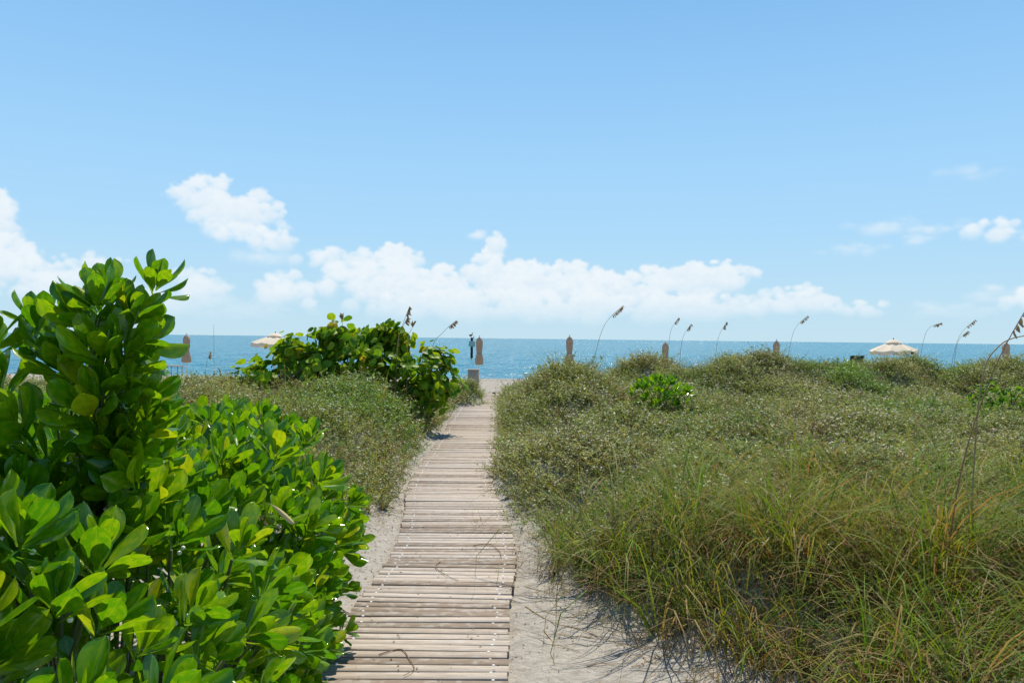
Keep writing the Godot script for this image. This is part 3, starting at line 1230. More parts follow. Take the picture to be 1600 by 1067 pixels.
	for k in zones:
		var root := Node3D.new()
		root.name = numbered("dune_scrub_vegetation")
		add_child(root)
		tag(root, says[k], "scrub", "", "stuff")
		for i in 4:
			if zones[k][i][0]:
				scatter("scrub_foliage", sprigs[i][0], mats.plant, zones[k][i][0], zones[k][i][1], root).set_meta("kind", "stuff")
				scatter("pale_flowers", sprigs[i][1], mats.bloom, blooms[k][i], [], root).set_meta("kind", "stuff")
		for i in 3:
			if meads[k][i][0]:
				scatter("mixed_grass", meadow[i], mats.blade, meads[k][i][0], meads[k][i][1], root).set_meta("kind", "stuff")
	var g := Node3D.new()
	g.name = numbered("tall_dune_grass")
	add_child(g)
	tag(g, "tall arching green and straw coloured dune grass behind the bare sand", "grass", "", "stuff")
	for i in 4:
		scatter("blades_of_grass", tufts[i], mats.blade, fronts[i][0], fronts[i][1], g).set_meta("kind", "stuff")
	scatter("dead_grass", thatch, mats.blade, thatches[0], thatches[1], g).set_meta("kind", "stuff")
	for q in near:
		var o = put("grass_tussock", tufts[q[0]], mats.blade)
		o.transform = q[1]
		tag(o, "arching grass tussock rooted along the edge of the bare sand", "grass tussock", "grass tussocks at the edge of the sand")
	# taller grass standing on the crests
	var crest := [[], []]
	for i in 150:
		var px := rng.randf_range(2.2, 15.0)
		var pz := rng.randf_range(-21.2, -18.8)
		if rng.randf() < 0.25:
			px = rng.randf_range(0.6, 2.0)
			pz = rng.randf_range(-15.5, -13.5)
		crest[0].append(stand(px, pz, rng.randf_range(-0.2, 0.2), rng.randf() * TAU, rng.randf_range(0.9, 1.7), 0.01))
		crest[1].append(Color(0.9, 1, 0.9))
	for i in 170:
		var px := rng.randf_range(-9.0, -1.25)
		var pz := rng.randf_range(-19.5, -14.0)
		crest[0].append(stand(px, pz, rng.randf_range(-0.2, 0.2), rng.randf() * TAU, rng.randf_range(0.6, 1.1), 0.01))
		crest[1].append(Color(0.9, 1, 0.9))
	for i in 26:
		crest[0].append(stand(-1.45 + rng.randf_range(-0.4, 0.35), -20.0 + rng.randf_range(-0.7, 0.7), rng.randf_range(-0.2, 0.2), rng.randf() * TAU, rng.randf_range(0.6, 0.9), 0.01))
		crest[1].append(Color(0.9, 1, 0.9))
	var o = scatter("crest_grass", tufts[2], mats.blade, crest[0], crest[1])
	tag(o, "sparse upright grass standing along the dune crests against the water", "grass", "", "stuff")


func hedge_edge(z: float) -> float:
	return lerpf(-0.76, -0.82, smoothstep(-1.5, -4.0, z)) - 0.9 * smoothstep(-4.0, -5.4, z) + 0.05 * rough_noise.get_noise_2d(3.0, z * 4.0)


func hedge_spot(u: float, z: float, rng) -> Array:
	# u metres along the profile from the foot of the path side, over the shoulder and back
	var tall := 1.17 + 0.10 * patch_noise.get_noise_2d(u * 1.5, z * 1.5) - 0.04 * smoothstep(-2.4, -3.4, z) + 0.06 * smoothstep(-3.6, -4.6, z) + 0.06 * smoothstep(-2.3, -1.8, z)
	var r := 0.62
	var foot := tall - r
	var p := Vector3.ZERO
	var n := Vector3.ZERO
	var ex := hedge_edge(z)
	if u < foot:
		p = Vector3(ex - 0.12 * (1.0 - u / foot), u, z)
		n = Vector3(1, 0.55, 0.1)
	elif u < foot + r * PI / 2:
		var a := (u - foot) / r
		p = Vector3(ex - r + cos(a) * r, foot + sin(a) * r, z)
		n = Vector3(cos(a) * 0.9, sin(a) * 0.8 + 0.45, 0.1)
	else:
		p = Vector3(ex - r - (u - foot - r * PI / 2), tall, z)
		n = Vector3(0, 1, 0.05)
	n += Vector3(rng.randf_range(-0.45, 0.45), rng.randf_range(-0.1, 0.3), rng.randf_range(-0.45, 0.45))
	p += n.normalized() * rng.randf_range(-0.10, 0.10) + Vector3(rng.randf_range(-0.04, 0.04), 0, rng.randf_range(-0.04, 0.04))
	return [p, n.normalized()]


func build_hedge():
	var rng := RandomNumberGenerator.new()
	rng.seed = 1234
	# three shrubs grown together along the walk
	var parts := [[-1.42, -2.35, 1.5], [-2.35, -3.35, 2.3], [-3.35, -5.0, 2.6]]
	var says := ["broad glossy shrub with large leaves and white berries under the tall leafy shoots", "dense glossy green shrub holding one withered tan leaf beside the boardwalk", "dense glossy green shrub ending beside the scrubby dune, leaning over pale sand"]
	for q in parts.size():
		var z: float = parts[q][0]
		var spots := []
		var inner := []
		while z > parts[q][1]:
			var u := 0.10
			while u < parts[q][2] + 0.9:
				var s := hedge_spot(u + rng.randf_range(-0.05, 0.05), z + rng.randf_range(-0.06, 0.06), rng)
				var seen: bool = s[0].x > s[0].z * 0.75 - 0.45
				if seen and s[0].y > 0.05:
					spots.append([s[0], s[1], rng.randf_range(0.125, 0.162) * (1.0 if s[0].y > 0.45 else 0.75), 11 + rng.randi() % 4])
					if true:
						inner.append([s[0] - s[1] * rng.randf_range(0.20, 0.34), (s[1] + Vector3(rng.randf_range(-0.5, 0.5), 0, rng.randf_range(-0.5, 0.5))).normalized(), 0.14, 9])
				u += 0.17
			z -= 0.165
		spots.sort_custom(func(a, b): return a[0].distance_to(EYE) - a[0].y * 0.8 < b[0].distance_to(EYE) - b[0].y * 0.8)
		var base := Vector3(hedge_edge(z + 0.5) - 0.45, 0, (parts[q][0] + parts[q][1]) / 2)
		base.y = ground(base.x, base.z) - 0.03
		var branches := []
		for i in range(0, spots.size(), 4):
			branches.append([base + Vector3(rng.randf_range(-0.1, 0.1), 0, rng.randf_range(-0.1, 0.1)), spots[i][0] - spots[i][1] * 0.05, 0.009])
		var t = rosette_shrub("glossy_shrub", base, spots, inner, mats.spoon_mesh, mats.spoon, says[q], branches, rng)
		if q < 2:
			var st = begin()
			for i in 46:
				var s = spots[rng.randi() % spots.size()]
				var at: Vector3 = s[0] - base - s[1] * 0.05 + Vector3(rng.randf_range(-1, 1), rng.randf_range(-0.5, 0.5), rng.randf_range(-1, 1)) * 0.03
				lathe(st, at, [[0.0, -0.007], [0.005, -0.005], [0.007, 0.0], [0.005, 0.005], [0.0, 0.007]], 8)
			var o = put("berries", done(st), mats.berry, t)
			tag(o, "small white berries among the leaves", "", "", "stuff")
		if q == 1:
			var st = begin()
			var o = put("withered_leaf", spoon_leaf(0.42, 0.3, 0.9, 0.4, 0.8), mats.withered, t)
			o.transform = Transform3D(Basis(Vector3(-0.02, -0.05, 0.03), Vector3(0.11, -0.05, 0.02), Vector3(0.0, 0.05, 0.05)), Vector3(-0.90, 1.03, -2.95) - base)
			tag(o, "curled tan withered leaf")
	# the tall leafy shoots
	var tips := [
		[Vector3(-1.02, 1.75, -2.0), Vector3(-0.15, 1, 0.1), 0.115], [Vector3(-0.93, 1.78, -2.08), Vector3(0.35, 1, 0.0), 0.105], [Vector3(-0.99, 1.73, -1.9), Vector3(0.1, 1, 0.3), 0.12], [Vector3(-1.08, 1.72, -2.06), Vector3(-0.4, 1, 0.0), 0.12], [Vector3(-1.0, 1.56, -2.05), Vector3(0.6, 0.7, 0.0), 0.13], [Vector3(-1.04, 1.62, -2.0), Vector3(-0.1, 0.9, 0.3), 0.135], [Vector3(-1.0, 1.44, -1.98), Vector3(0.3, 0.7, 0.4), 0.135], [Vector3(-1.08, 1.50, -2.02), Vector3(-0.2, 0.8, 0.4), 0.135], [Vector3(-0.95, 1.70, -1.98), Vector3(0.3, 0.9, 0.3), 0.125], [Vector3(-1.06, 1.68, -1.95), Vector3(-0.45, 0.8, 0.35), 0.13],
		[Vector3(-0.93, 1.63, -1.95), Vector3(0.75, 0.45, 0.1), 0.14], [Vector3(-0.98, 1.60, -1.90), Vector3(0.05, 0.9, 0.5), 0.135], [Vector3(-1.10, 1.56, -1.95), Vector3(-0.4, 0.8, 0.2), 0.13], [Vector3(-0.98, 1.52, -1.92), Vector3(0.5, 0.7, 0.4), 0.135], [Vector3(-1.0, 1.46, -1.88), Vector3(-0.1, 0.7, 0.6), 0.135],
		[Vector3(-1.22, 1.68, -2.05), Vector3(-0.2, 1, 0.1), 0.12], [Vector3(-1.30, 1.63, -2.0), Vector3(0.1, 1, 0.2), 0.125], [Vector3(-1.16, 1.60, -2.0), Vector3(0.1, 1, 0.3), 0.12], [Vector3(-1.24, 1.52, -1.92), Vector3(-0.2, 0.8, 0.4), 0.13], [Vector3(-0.98, 1.40, -2.1), Vector3(0.7, 0.7, 0.2), 0.125], [Vector3(-0.95, 1.38, -1.95), Vector3(0.2, 0.7, 0.6), 0.13],
		[Vector3(-1.0, 1.28, -1.95), Vector3(0.1, 0.6, 0.6), 0.14], [Vector3(-1.18, 1.30, -1.9), Vector3(-0.2, 0.6, 0.6), 0.14], [Vector3(-0.90, 1.22, -2.0), Vector3(0.4, 0.6, 0.5), 0.13], [Vector3(-1.1, 1.18, -2.05), Vector3(0.0, 0.6, 0.7), 0.13], [Vector3(-1.3, 1.25, -2.0), Vector3(-0.2, 0.6, 0.6), 0.13],
		[Vector3(-1.15, 1.42, -1.85), Vector3(-0.2, 0.7, 0.5), 0.14], [Vector3(-0.95, 1.32, -2.1), Vector3(0.5, 0.8, 0.2), 0.12], [Vector3(-1.28, 1.40, -1.8), Vector3(-0.1, 0.9, 0.3), 0.14]]
	tips.append_array([[Vector3(-0.94, 1.57, -1.96), Vector3(0.45, 0.8, 0.2), 0.12], [Vector3(-0.91, 1.49, -1.96), Vector3(0.5, 0.7, 0.3), 0.125], [Vector3(-0.89, 1.42, -1.96), Vector3(0.5, 0.7, 0.3), 0.125]])
	var spots := []
	var branches := []
	var base := Vector3(-1.28, 0, -2.5)
	for t in tips:
		t[0] = EYE + (t[0] - EYE) * 1.15
		t[2] *= 1.1
	base.y = ground(base.x, base.z) - 0.03
	for t in tips:
		spots.append([t[0], t[1].normalized(), t[2], 13])
		branches.append([base + Vector3(rng.randf_range(-0.05, 0.05), 0, rng.randf_range(-0.05, 0.05)), t[0] - t[1].normalized() * 0.05, 0.006])
	var inner := []
	for t in tips:
		if t[0].y > 1.46:
			continue
		for k in 2:
			var p: Vector3 = t[0] * Vector3(1, 1, 1) - t[1].normalized() * (0.10 + 0.09 * k) + Vector3(rng.randf_range(-0.04, 0.04), 0, rng.randf_range(-0.04, 0.04))
			inner.append([p, (t[1] + Vector3(rng.randf_range(-0.6, 0.6), 0.1, rng.randf_range(-0.4, 0.6))).normalized(), 0.13, 8])
	for k in 34:
		inner.append([Vector3(rng.randf_range(-1.75, -0.98), rng.randf_range(0.75, 1.28), rng.randf_range(-2.55, -2.15)), Vector3(rng.randf_range(-0.5, 0.5), 0.6, rng.randf_range(0.2, 0.9)).normalized(), 0.14, 11])
	rosette_shrub("glossy_shrub", base, spots, inner, mats.spoon_mesh, mats.spoon, "tall glossy shrub whose leafy shoots rise above the horizon against the sky", branches, rng, 300)


func grape_bush(lumps, base: Vector3, label, rng, individual, count, size, tones = null):
	if tones == null:
		tones = mats.grape
	base.y = ground(base.x, base.z) - 0.03
	var t = thing("sea_grape_bush", base, label, "shrub", "round-leaved sea grape bushes")
	var rest := []
	var n := 0
	var all := []
	for l in lumps:
		var ways := []
		for k in 11:
			var w := Vector3(rng.randfn(), rng.randfn() * 0.8 + 0.35, rng.randfn()).normalized()
			ways.append(w * rng.randf_range(0.75, 1.2))
		l.append(ways)
	for i in count:
		var l = lumps[rng.randi() % lumps.size()]
		var d: Vector3 = l[2][rng.randi() % l[2].size()]
		var depth: float = pow(rng.randf(), 0.6)
		var p: Vector3 = l[0] + d * l[1] * (0.25 + 0.95 * depth) + Vector3(rng.randfn(), rng.randfn(), rng.randfn()) * 0.085
		if p.y < ground(p.x, p.z) + 0.05:
			continue
		all.append([p, d, depth, l])
	all.sort_custom(func(a, b): return a[0].z * 0.3 + a[2] > b[0].z * 0.3 + b[2])
	for a in all:
		var normal: Vector3 = (a[1] + Vector3(rng.randf_range(-0.7, 0.7), rng.randf_range(-0.2, 0.9), rng.randf_range(-0.7, 0.7))).normalized()
		var y := normal.cross(Vector3(rng.randfn(), rng.randfn(), rng.randfn())).normalized()
		var s: float = size * rng.randf_range(0.65, 1.25)
		var tr := Transform3D(Basis(y.cross(normal) * s, y * s, normal * s), a[0] - base)
		if n < individual:
			n += 1
			var o = put("leaf", mats.grape_mesh[rng.randi() % 3], tones[pick_tone(rng, 4)], t)
			o.transform = tr
		else:
			rest.append(tr)
	mass_of(rest, mats.grape_mesh, tones, t, rng)
	for l in lumps:
		for k in 4:
			var st = begin()
			var tip: Vector3 = l[0] + Vector3(rng.randf_range(-0.8, 0.8), rng.randf_range(0.0, 0.9), rng.randf_range(-0.8, 0.8)) * l[1]
			var c := catmull([Vector3(rng.randf_range(-0.1, 0.1), 0, rng.randf_range(-0.1, 0.1)), (l[0] - base) * 0.6, tip - base], 4)
			tube(st, c, taper(c.size(), 0.014, 0.005), 6)
			put("branch", done(st), mats.bark, t)


func build_sea_grapes():
	var rng := RandomNumberGenerator.new()
	rng.seed = 555
	grape_bush([[Vector3(-3.75, 0.98, -13.4), Vector3(0.50, 0.34, 0.5)], [Vector3(-4.3, 0.80, -13.2), Vector3(0.45, 0.28, 0.45)], [Vector3(-3.35, 1.05, -13.4), Vector3(0.40, 0.34, 0.45)], [Vector3(-3.72, 1.36, -13.6), Vector3(0.26, 0.16, 0.25)]], Vector3(-3.8, 0, -13.4), "low round-leaved sea grape bush on the side away from the boardwalk, below the cream umbrella", rng, 290, 800, 0.15)
	grape_bush([[Vector3(-2.75, 1.30, -13.5), Vector3(0.50, 0.45, 0.5)], [Vector3(-3.02, 1.60, -13.5), Vector3(0.20, 0.24, 0.22)], [Vector3(-2.25, 1.28, -13.4), Vector3(0.50, 0.38, 0.5)], [Vector3(-1.95, 1.56, -13.5), Vector3(0.22, 0.22, 0.22)], [Vector3(-2.35, 1.55, -13.6), Vector3(0.25, 0.20, 0.25)], [Vector3(-2.7, 0.98, -13.2), Vector3(0.6, 0.35, 0.5)], [Vector3(-2.05, 0.95, -13.2), Vector3(0.5, 0.35, 0.5)]], Vector3(-2.55, 0, -13.5), "tallest round-leaved sea grape bush, its top standing above the horizon", rng, 290, 1150, 0.15)
	grape_bush([[Vector3(-1.55, 0.98, -13.3), Vector3(0.36, 0.36, 0.42)], [Vector3(-1.28, 0.80, -13.6), Vector3(0.28, 0.32, 0.4)], [Vector3(-1.30, 1.22, -13.7), Vector3(0.22, 0.18, 0.22)], [Vector3(-1.65, 0.68, -13.4), Vector3(0.36, 0.3, 0.4)], [Vector3(-1.36, 0.56, -13.5), Vector3(0.2, 0.2, 0.3)]], Vector3(-1.5, 0, -13.6), "round-leaved sea grape bush leaning over the edge of the boardwalk", rng, 290, 620, 0.14)
	grape_bush([[Vector3(8.9, 0.60, -14.6), Vector3(0.4, 0.26, 0.4)], [Vector3(9.4, 0.62, -14.8), Vector3(0.45, 0.30, 0.4)]], Vector3(9.0, 0, -14.6), "small bright leafy bush in the scrub far from the boardwalk", rng, 230, 260, 0.08, [mats.grape[0], mats.grape[0], mats.grape[1], mats.grape[1]])


func build_green_shrubs():
	var rng := RandomNumberGenerator.new()
	rng.seed = 808
	var base := Vector3(2.62, 0, -13.9)
	base.y = ground(base.x, base.z) - 0.02
	var spots := []
	var branches := []
	for i in 34:
		var a := rng.randf() * TAU
		var r := sqrt(rng.randf())
		var p := base + Vector3(cos(a) * r * 0.52, 0.64 * sqrt(1.0 - r * r * 0.6) + rng.randf_range(-0.05, 0.05), sin(a) * r * 0.42)
		spots.append([p, Vector3(cos(a) * r * 0.6, 1.0, sin(a) * r * 0.6).normalized(), rng.randf_range(0.13, 0.16), 9])
		if i % 3 == 0:
			branches.append([base, p, 0.008])
	var low := []
	for i in 30:
		var a := rng.randf() * TAU
		var r := rng.randf_range(0.5, 1.0)
		low.append([base + Vector3(cos(a) * r * 0.48, rng.randf_range(0.15, 0.42), sin(a) * r * 0.4), Vector3(cos(a) * 0.8, 0.9, sin(a) * 0.8).normalized(), 0.13, 8])
	rosette_shrub("glossy_shrub", base, spots, low, mats.spoon_mesh, [mats.spoon[0], mats.spoon[1], mats.spoon[2], mats.spoon[3]], "small isolated bright green shrub with yellow leaves in the middle of the scrub", branches, rng, 300)


func build_beach_things():
	var feet := func(x, z): return Vector3(x, ground(x, z), z)
	closed_umbrella(feet.call(-12.28, -30.0), 1.72, "folded tan umbrella behind the tall glossy shoots", 0.3, 0.02)
	closed_umbrella(feet.call(-1.23, -30.0), 1.76, "folded tan umbrella standing behind the pale bin near the boardwalk's end", 0.0, 0.0)
	closed_umbrella(feet.call(2.1, -29.0), 1.82, "folded tan umbrella with flared skirt behind the rounded scrub mound", 0.5, 0.04)
	closed_umbrella(feet.call(5.98, -31.0), 1.64, "folded tan umbrella low behind the ridge beside three thin seed stalks", 0.9, 0.02)
	closed_umbrella(feet.call(10.31, -31.0), 1.76, "folded tan umbrella behind the ridge beside one arching seed stalk", 1.4, 0.02)
	closed_umbrella(feet.call(18.64, -30.0), 1.78, "folded tan umbrella behind the ridge near the dark-tipped large seed stalk", 0.2, 0.03)
	open_umbrella(feet.call(15.36, -32.0), 1.78, "open cream umbrella with a black patch on its edge, behind the ridge", 0.03, 0.2, 0.90, true)
	open_umbrella(feet.call(-9.55, -32.0), 1.76, "open cream umbrella behind the sea grape bushes", -0.06, 0.5, 0.92, false)
	# channel marker in the water
	var m = thing("channel_marker", Vector3(-3.79, SEA_LEVEL - 1.2, -75.0), "dark channel marker post with pale sign standing in the sea", "channel marker")
	var st = begin()
	tube(st, [Vector3(0, 0, 0), Vector3(0, 3.15, 0)], [0.13, 0.12], 10)
	put("post", done(st), mats.dark, m)
	st = begin()
	chamfer_box(st, Vector3(0.02, 2.55, 0.17), Vector3(0.62, 0.50, 0.04), 0.01)
	put("sign_panel", done(st, false), mats.sign, m)
	st = begin()
	tube(st, [Vector3(0, 3.0, 0), Vector3(0.16, 3.05, 0), Vector3(0.2, 3.3, 0)], [0.03, 0.03, 0.03], 6)
	put("bracket", done(st), mats.dark, m)
	bird(Vector3(-3.83, SEA_LEVEL + 1.95, -75.0), 0.85, "dark seabird perched on top of the channel marker", 0.6)
	# pale bin at the beach end of the walk
	var b: Vector3 = feet.call(-1.30, -27.0)
	var t = thing("beach_bin", b, "pale square bin with dark rim in front of the folded umbrella", "bin")
	st = begin()
	chamfer_box(st, Vector3(0, 0.29, 0), Vector3(0.36, 0.60, 0.36), 0.01)
	put("body", done(st, false), mats.bin, t)
	st = begin()
	chamfer_box(st, Vector3(0, 0.605, 0), Vector3(0.39, 0.03, 0.39), 0.008)
	put("lid", done(st, false), mats.strap, t)
	for s in [-1, 1]:
		st = begin()
		chamfer_box(st, Vector3(s * 0.12, 0.3, 0.186), Vector3(0.05, 0.54, 0.012), 0.003)
		put("slat", done(st, false), mats.stake, t)
	# capped stake
	b = feet.call(-0.47, -22.7)
	t = thing("capped_stake", b, "short grey stake with a dark bent cap at the far end of the boardwalk", "stake")
	st = begin()
	tube(st, [Vector3(0, -0.1, 0), Vector3(0.0, 0.09, 0), Vector3(-0.01, 0.12, 0)], [0.012, 0.012, 0.012], 7)
	put("shaft", done(st), mats.stake, t)
	st = begin()
	tube(st, [Vector3(0.01, 0.10, 0), Vector3(-0.01, 0.135, 0), Vector3(-0.05, 0.14, 0), Vector3(-0.07, 0.125, 0)], [0.016, 0.022, 0.024, 0.016], 8)
	put("cap", done(st), mats.dark, t)
	# dark chair
	b = feet.call(12.34, -29.0)
	t = thing("beach_chair", b, "dark high-backed beach chair, only its top showing over the ridge", "chair")
	t.rotation.y = 0.25
	for s in [-1, 1]:
		st = begin()
		tube(st, [Vector3(s * 0.27, 0.0, -0.3), Vector3(s * 0.27, 0.50, -0.28)], [0.02, 0.02], 6)
		put("leg", done(st), mats.dark, t)
		st = begin()
		tube(st, [Vector3(s * 0.27, 0.0, 0.25), Vector3(s * 0.27, 0.62, 0.22), Vector3(s * 0.27, 1.22, 0.40)], [0.02, 0.02, 0.02], 6)
		put("leg", done(st), mats.dark, t)
		st = begin()
		chamfer_box(st, Vector3(s * 0.27, 0.68, -0.03), Vector3(0.06, 0.03, 0.55), 0.006)
		put("armrest", done(st, false), mats.dark, t)
	st = begin()
	chamfer_box(st, Vector3(0, 0.50, -0.03), Vector3(0.54, 0.05, 0.52), 0.01)
	put("seat", done(st, false), mats.dark, t)
	st = begin()
	quad(st, Vector3(-0.27, 0.55, 0.2), Vector3(-0.27, 1.20, 0.41), Vector3(0.27, 1.20, 0.41), Vector3(0.27, 0.55, 0.2))
	quad(st, Vector3(-0.27, 0.55, 0.23), Vector3(0.27, 0.55, 0.23), Vector3(0.27, 1.22, 0.44), Vector3(-0.27, 1.22, 0.44))
	quad(st, Vector3(-0.27, 1.20, 0.41), Vector3(-0.27, 1.22, 0.44), Vector3(0.27, 1.22, 0.44), Vector3(0.27, 1.20, 0.41))
	put("backrest", done(st, false), mats.dark, t)
	# low table
	b = feet.call(-12.72, -30.0)
	t = thing("beach_table", b, "low dark-topped beach table beside the folded umbrella behind the glossy shoots", "table")
	st = begin()
	chamfer_box(st, Vector3(0, 0.53, 0), Vector3(0.5, 0.03, 0.5), 0.006)
	put("tabletop", done(st, false), mats.strap, t)
	for sx in [-1, 1]:
		for sz in [-1, 1]:
			st = begin()
			tube(st, [Vector3(sx * 0.2, -0.02, sz * 0.2), Vector3(sx * 0.2, 0.52, sz * 0.2)], [0.015, 0.015], 6)
			put("leg", done(st), mats.strap, t)
	# leaning stake
	b = feet.call(-7.0, -19.2)
	litter_stem("leaning_stake", [b - Vector3(0, 0.1, 0), b + Vector3(-0.04, 0.45, 0), b + Vector3(-0.10, 0.86 - b.y, 0)], 0.03, mats.stake, "leaning weathered stake standing in the dune grass by the beach", "stake", "")


func build_oats():
	var V := func(x, y, z): return Vector3(x, y, z)
	sea_oat([V.call(1.55, 1.27, -15.0), V.call(1.74, 1.92, -15.0), V.call(2.09, 2.3, -15.0)], "long arching seed stalk rising alone from the rounded mound beside the boardwalk")
	sea_oat([V.call(-1.86, 1.57, -13.0), V.call(-1.78, 1.88, -13.0), V.call(-1.68, 2.16, -13.0)], "tallest seed stalk standing up out of the sea grape bush")
	sea_oat([V.call(-1.88, 1.55, -13.05), V.call(-1.80, 1.80, -13.05), V.call(-1.72, 1.98, -13.05)], "shorter brown seed stalk leaning on the tallest one in the sea grapes")
	sea_oat([V.call(-1.7, 1.57, -13.0), V.call(-1.66, 1.75, -13.0), V.call(-1.6, 1.87, -13.0)], "thin short seed stalk at the edge of the tallest sea grape bush", 0)
	sea_oat([V.call(-1.42, 1.4, -14.0), V.call(-1.22, 1.74, -14.0), V.call(-0.98, 1.96, -14.0)], "leaning seed stalk over the sea grape beside the boardwalk")
	sea_oat([V.call(-2.85, 1.66, -13.5), V.call(-2.88, 1.84, -13.5), V.call(-2.9, 2.01, -13.5)], "pale upright seed stalk among the tallest sea grape leaves", 0)
	sea_oat([V.call(3.94, 1.44, -20.0), V.call(4.0, 1.92, -20.0), V.call(4.19, 2.23, -20.0)], "taller of the two seed stalks beside the low folded umbrella")
	sea_oat([V.call(4.25, 1.44, -20.0), V.call(4.32, 1.78, -20.0), V.call(4.5, 2.07, -20.0)], "shorter of the two seed stalks beside the low folded umbrella")
	sea_oat([V.call(5.13, 1.37, -20.0), V.call(5.21, 1.79, -20.0), V.call(5.4, 2.14, -20.0)], "single seed stalk on the ridge between two folded umbrellas")
	sea_oat([V.call(6.93, 1.23, -20.0), V.call(7.1, 1.95, -20.0), V.call(7.43, 2.31, -20.0)], "long arching seed stalk on the ridge beside a folded umbrella")
	sea_oat([V.call(10.29, 1.4, -20.0), V.call(10.45, 1.99, -20.0), V.call(10.8, 2.17, -20.0)], "bent seed stalk on the ridge beside the open cream umbrella")
	sea_oat([V.call(11.1, 1.31, -20.0), V.call(11.28, 1.89, -20.0), V.call(11.65, 2.26, -20.0)], "taller one of a crossing pair of seed stalks on the ridge")
	sea_oat([V.call(11.15, 1.36, -20.0), V.call(11.25, 1.76, -20.0), V.call(11.47, 1.97, -20.0)], "shorter one of a crossing pair of seed stalks on the ridge")
	sea_oat([V.call(2.61, 0.92, -4.6), V.call(2.79, 1.50, -4.6), V.call(3.02, 1.94, -4.6)], "large reddish seed stalk with drooping brown spikelets close above the grass", 1, true)
	sea_oat([V.call(2.74, 1.36, -4.65), V.call(2.85, 1.64, -4.65), V.call(3.05, 1.71, -4.65)], "thin bare stalk arching over beside the large reddish seed stalk", 1, false, true)
	sea_oat([V.call(-7.34, 0.58, -19.0), V.call(-7.29, 0.97, -19.0), V.call(-7.2, 1.28, -19.0)], "pale seed stalk in front of the water beside the sea grape bushes")
	sea_oat([V.call(-7.11, 0.59, -19.0), V.call(-7.12, 1.23, -19.0), V.call(-7.13, 1.91, -19.0)], "thin straight bare stalk crossing the horizon beside the sea grapes", 1, false, true)


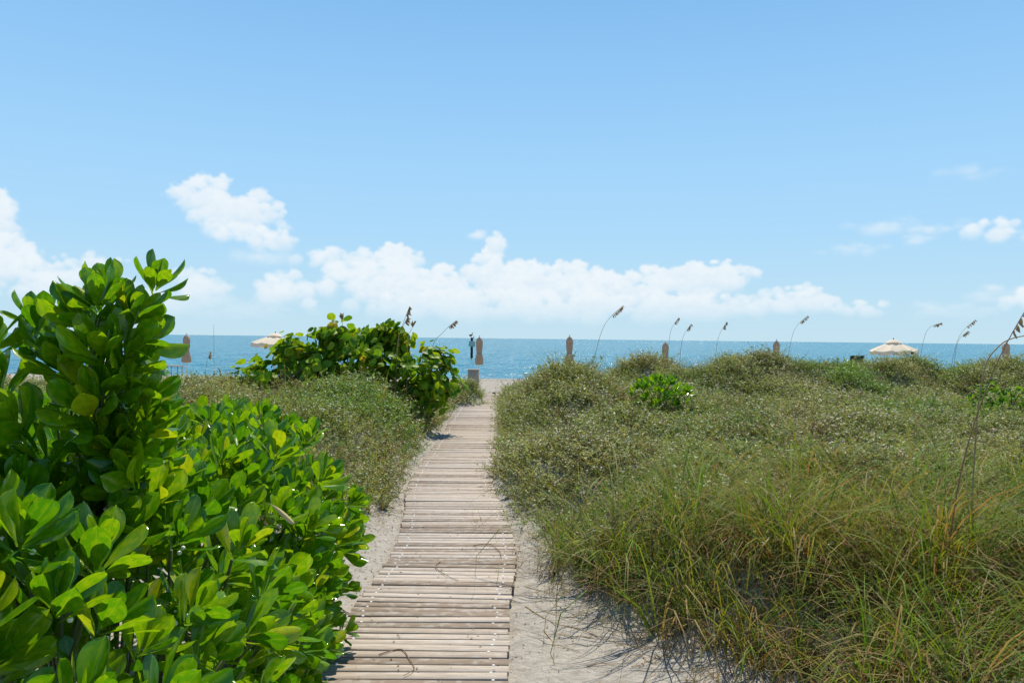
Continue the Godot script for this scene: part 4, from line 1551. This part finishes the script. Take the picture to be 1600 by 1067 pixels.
func build_litter():
	var rng := RandomNumberGenerator.new()
	rng.seed = 31
	var on := func(x, z, up = 0.006): return Vector3(x, maxf(ground(x, z), 0.026 if absf(x - path_x(z)) < HALF_PATH else -9.0) + up, z)
	var runs := [
		[[0.10, -4.95], [0.28, -4.62], [0.52, -4.42], [0.78, -4.25], [1.0, -4.42]], [[0.16, -4.98], [0.36, -4.70], [0.60, -4.52], [0.82, -4.36]], [[0.20, -4.55], [0.24, -4.35], [0.38, -4.25]],
		[[0.52, -3.72], [0.66, -3.86], [0.74, -4.02], [0.74, -4.18]], [[0.40, -4.05], [0.60, -4.08], [0.72, -4.15]], [[0.78, -4.0], [1.0, -4.02], [1.25, -4.12], [1.5, -4.2]], [[0.44, -3.85], [0.58, -3.78]], [[0.1, -5.35], [0.3, -5.2], [0.5, -5.3]]]
	for i in 9:
		var z := rng.randf_range(-5.6, -3.75)
		var x := rng.randf_range(0.12, maxf(right_edge(z), 0.3))
		var a := rng.randf() * TAU
		var r := [[x, z]]
		for k in 3:
			a += rng.randf_range(-0.8, 0.8)
			r.append([r[-1][0] + cos(a) * 0.1, r[-1][1] + sin(a) * 0.1])
		runs.append(r)
	for r in runs:
		var pts := []
		for i in r.size():
			pts.append(on.call(r[i][0], r[i][1]))
			if i < r.size() - 1:
				for k in [0.35, 0.7]:
					pts.append(on.call(lerpf(r[i][0], r[i + 1][0], k) + rng.randf_range(-0.02, 0.02), lerpf(r[i][1], r[i + 1][1], k) + rng.randf_range(-0.025, 0.025)))
		litter_stem("dry_runner", pts, rng.randf_range(0.0018, 0.0032), mats.dry, "dry straw coloured runner lying on the bare sand by the grass", "dry stem", "dry runners on the sand")
	var twigs := [[[-0.66, -4.05], [-0.56, -4.12], [-0.50, -4.0], [-0.46, -3.88], [-0.50, -3.80]], [[-0.50, -5.75], [-0.52, -5.6], [-0.42, -5.4], [-0.34, -5.3]], [[-0.28, -6.2], [-0.16, -6.25], [-0.08, -6.05], [-0.06, -5.85]]]
	for r in twigs:
		var pts := []
		for p in r:
			pts.append(on.call(p[0], p[1], 0.008))
		litter_stem("dry_twig", pts, 0.0032, mats.twig, "dark curved twig lying across the boardwalk planks", "twig", "twigs on the boardwalk")
	for r in [[[-1.35, -5.2], [-1.1, -4.95], [-0.95, -4.75], [-0.80, -4.6]], [[-1.3, -4.6], [-1.05, -4.4], [-0.82, -4.3]]]:
		var pts := []
		for p in r:
			pts.append(on.call(p[0], p[1], 0.008))
		litter_stem("fallen_twig", pts, 0.004, mats.twig, "brown twig on the sand between the shrub and the boardwalk", "twig", "twigs beside the shrub")
	# chips, dead leaves and straw
	var bits := []
	var tints := []
	var st = begin()
	quad(st, Vector3(-0.5, 0, 0), Vector3(0, 0.1, 0.22), Vector3(0.5, 0.02, 0), Vector3(0, 0.06, -0.22))
	var chip: ArrayMesh = done(st, false)
	for i in 6500:
		var z := rng.randf_range(-9.0, -3.2)
		var x := rng.randf_range(0.02, 1.9) + path_x(z) + HALF_PATH
		if rng.randf() < 0.45:
			x = path_x(z) - HALF_PATH - rng.randf_range(0.0, 0.7)
		if rng.randf() < 0.05:
			x = path_x(z) + rng.randf_range(-0.45, 0.45)
		if x > 0 and x < right_edge(z) - 0.45 and rng.randf() < 0.45:
			continue
		var size := rng.randf_range(0.006, 0.026)
		var p: Vector3 = on.call(x, z, 0.003)
		bits.append(Transform3D((Basis(Vector3.UP, rng.randf() * TAU) * Basis(Vector3.RIGHT, rng.randf_range(-0.5, 0.5))).scaled(Vector3.ONE * size), p))
		tints.append(Color(0.34, 0.26, 0.16).lerp(Color(0.10, 0.07, 0.05), rng.randf()))
	# wrack on the beach
	for i in 900:
		var z := rng.randf_range(-38.5, -26.0)
		if rng.randf() < 0.6:
			z = rng.randfn(-34.5, 0.9)
		var x := rng.randf_range(-4.0, 3.0)
		bits.append(Transform3D(Basis(Vector3.UP, rng.randf() * TAU).scaled(Vector3.ONE * rng.randf_range(0.03, 0.12)), Vector3(x, ground(x, z) + 0.004, z)))
		tints.append(Color(0.16, 0.12, 0.09))
	var o = scatter("plant_litter", chip, mats.plant, bits, tints)
	tag(o, "scattered dead leaves, straw and seaweed bits on the sand", "litter", "", "stuff")
	var hair := [[], []]
	var strands := tuft_mesh(44, 10, 0.3, 3.2, 1.0, 0.003)
	for i in 60:
		var z := rng.randf_range(-7.5, -3.4)
		var x := right_edge(z) - rng.randf_range(-0.15, 0.3)
		hair[0].append(stand(x, z, rng.randf_range(-1.3, 1.3), rng.randf() * TAU, rng.randf_range(0.5, 1.1)))
		hair[1].append(Color(1, 1, 1))
	for i in 40:
		var z := rng.randf_range(-9.5, -6.0)
		var x := left_edge(z) + rng.randf_range(-0.2, 0.12)
		hair[0].append(stand(x, z, rng.randf_range(-1.3, 1.3), rng.randf() * TAU, rng.randf_range(0.4, 0.8)))
		hair[1].append(Color(1, 1, 1))
	o = scatter("dry_grass_litter", strands, mats.blade, hair[0], hair[1])
	tag(o, "matted dry grass strands at the edges of the bare sand", "litter", "", "stuff")
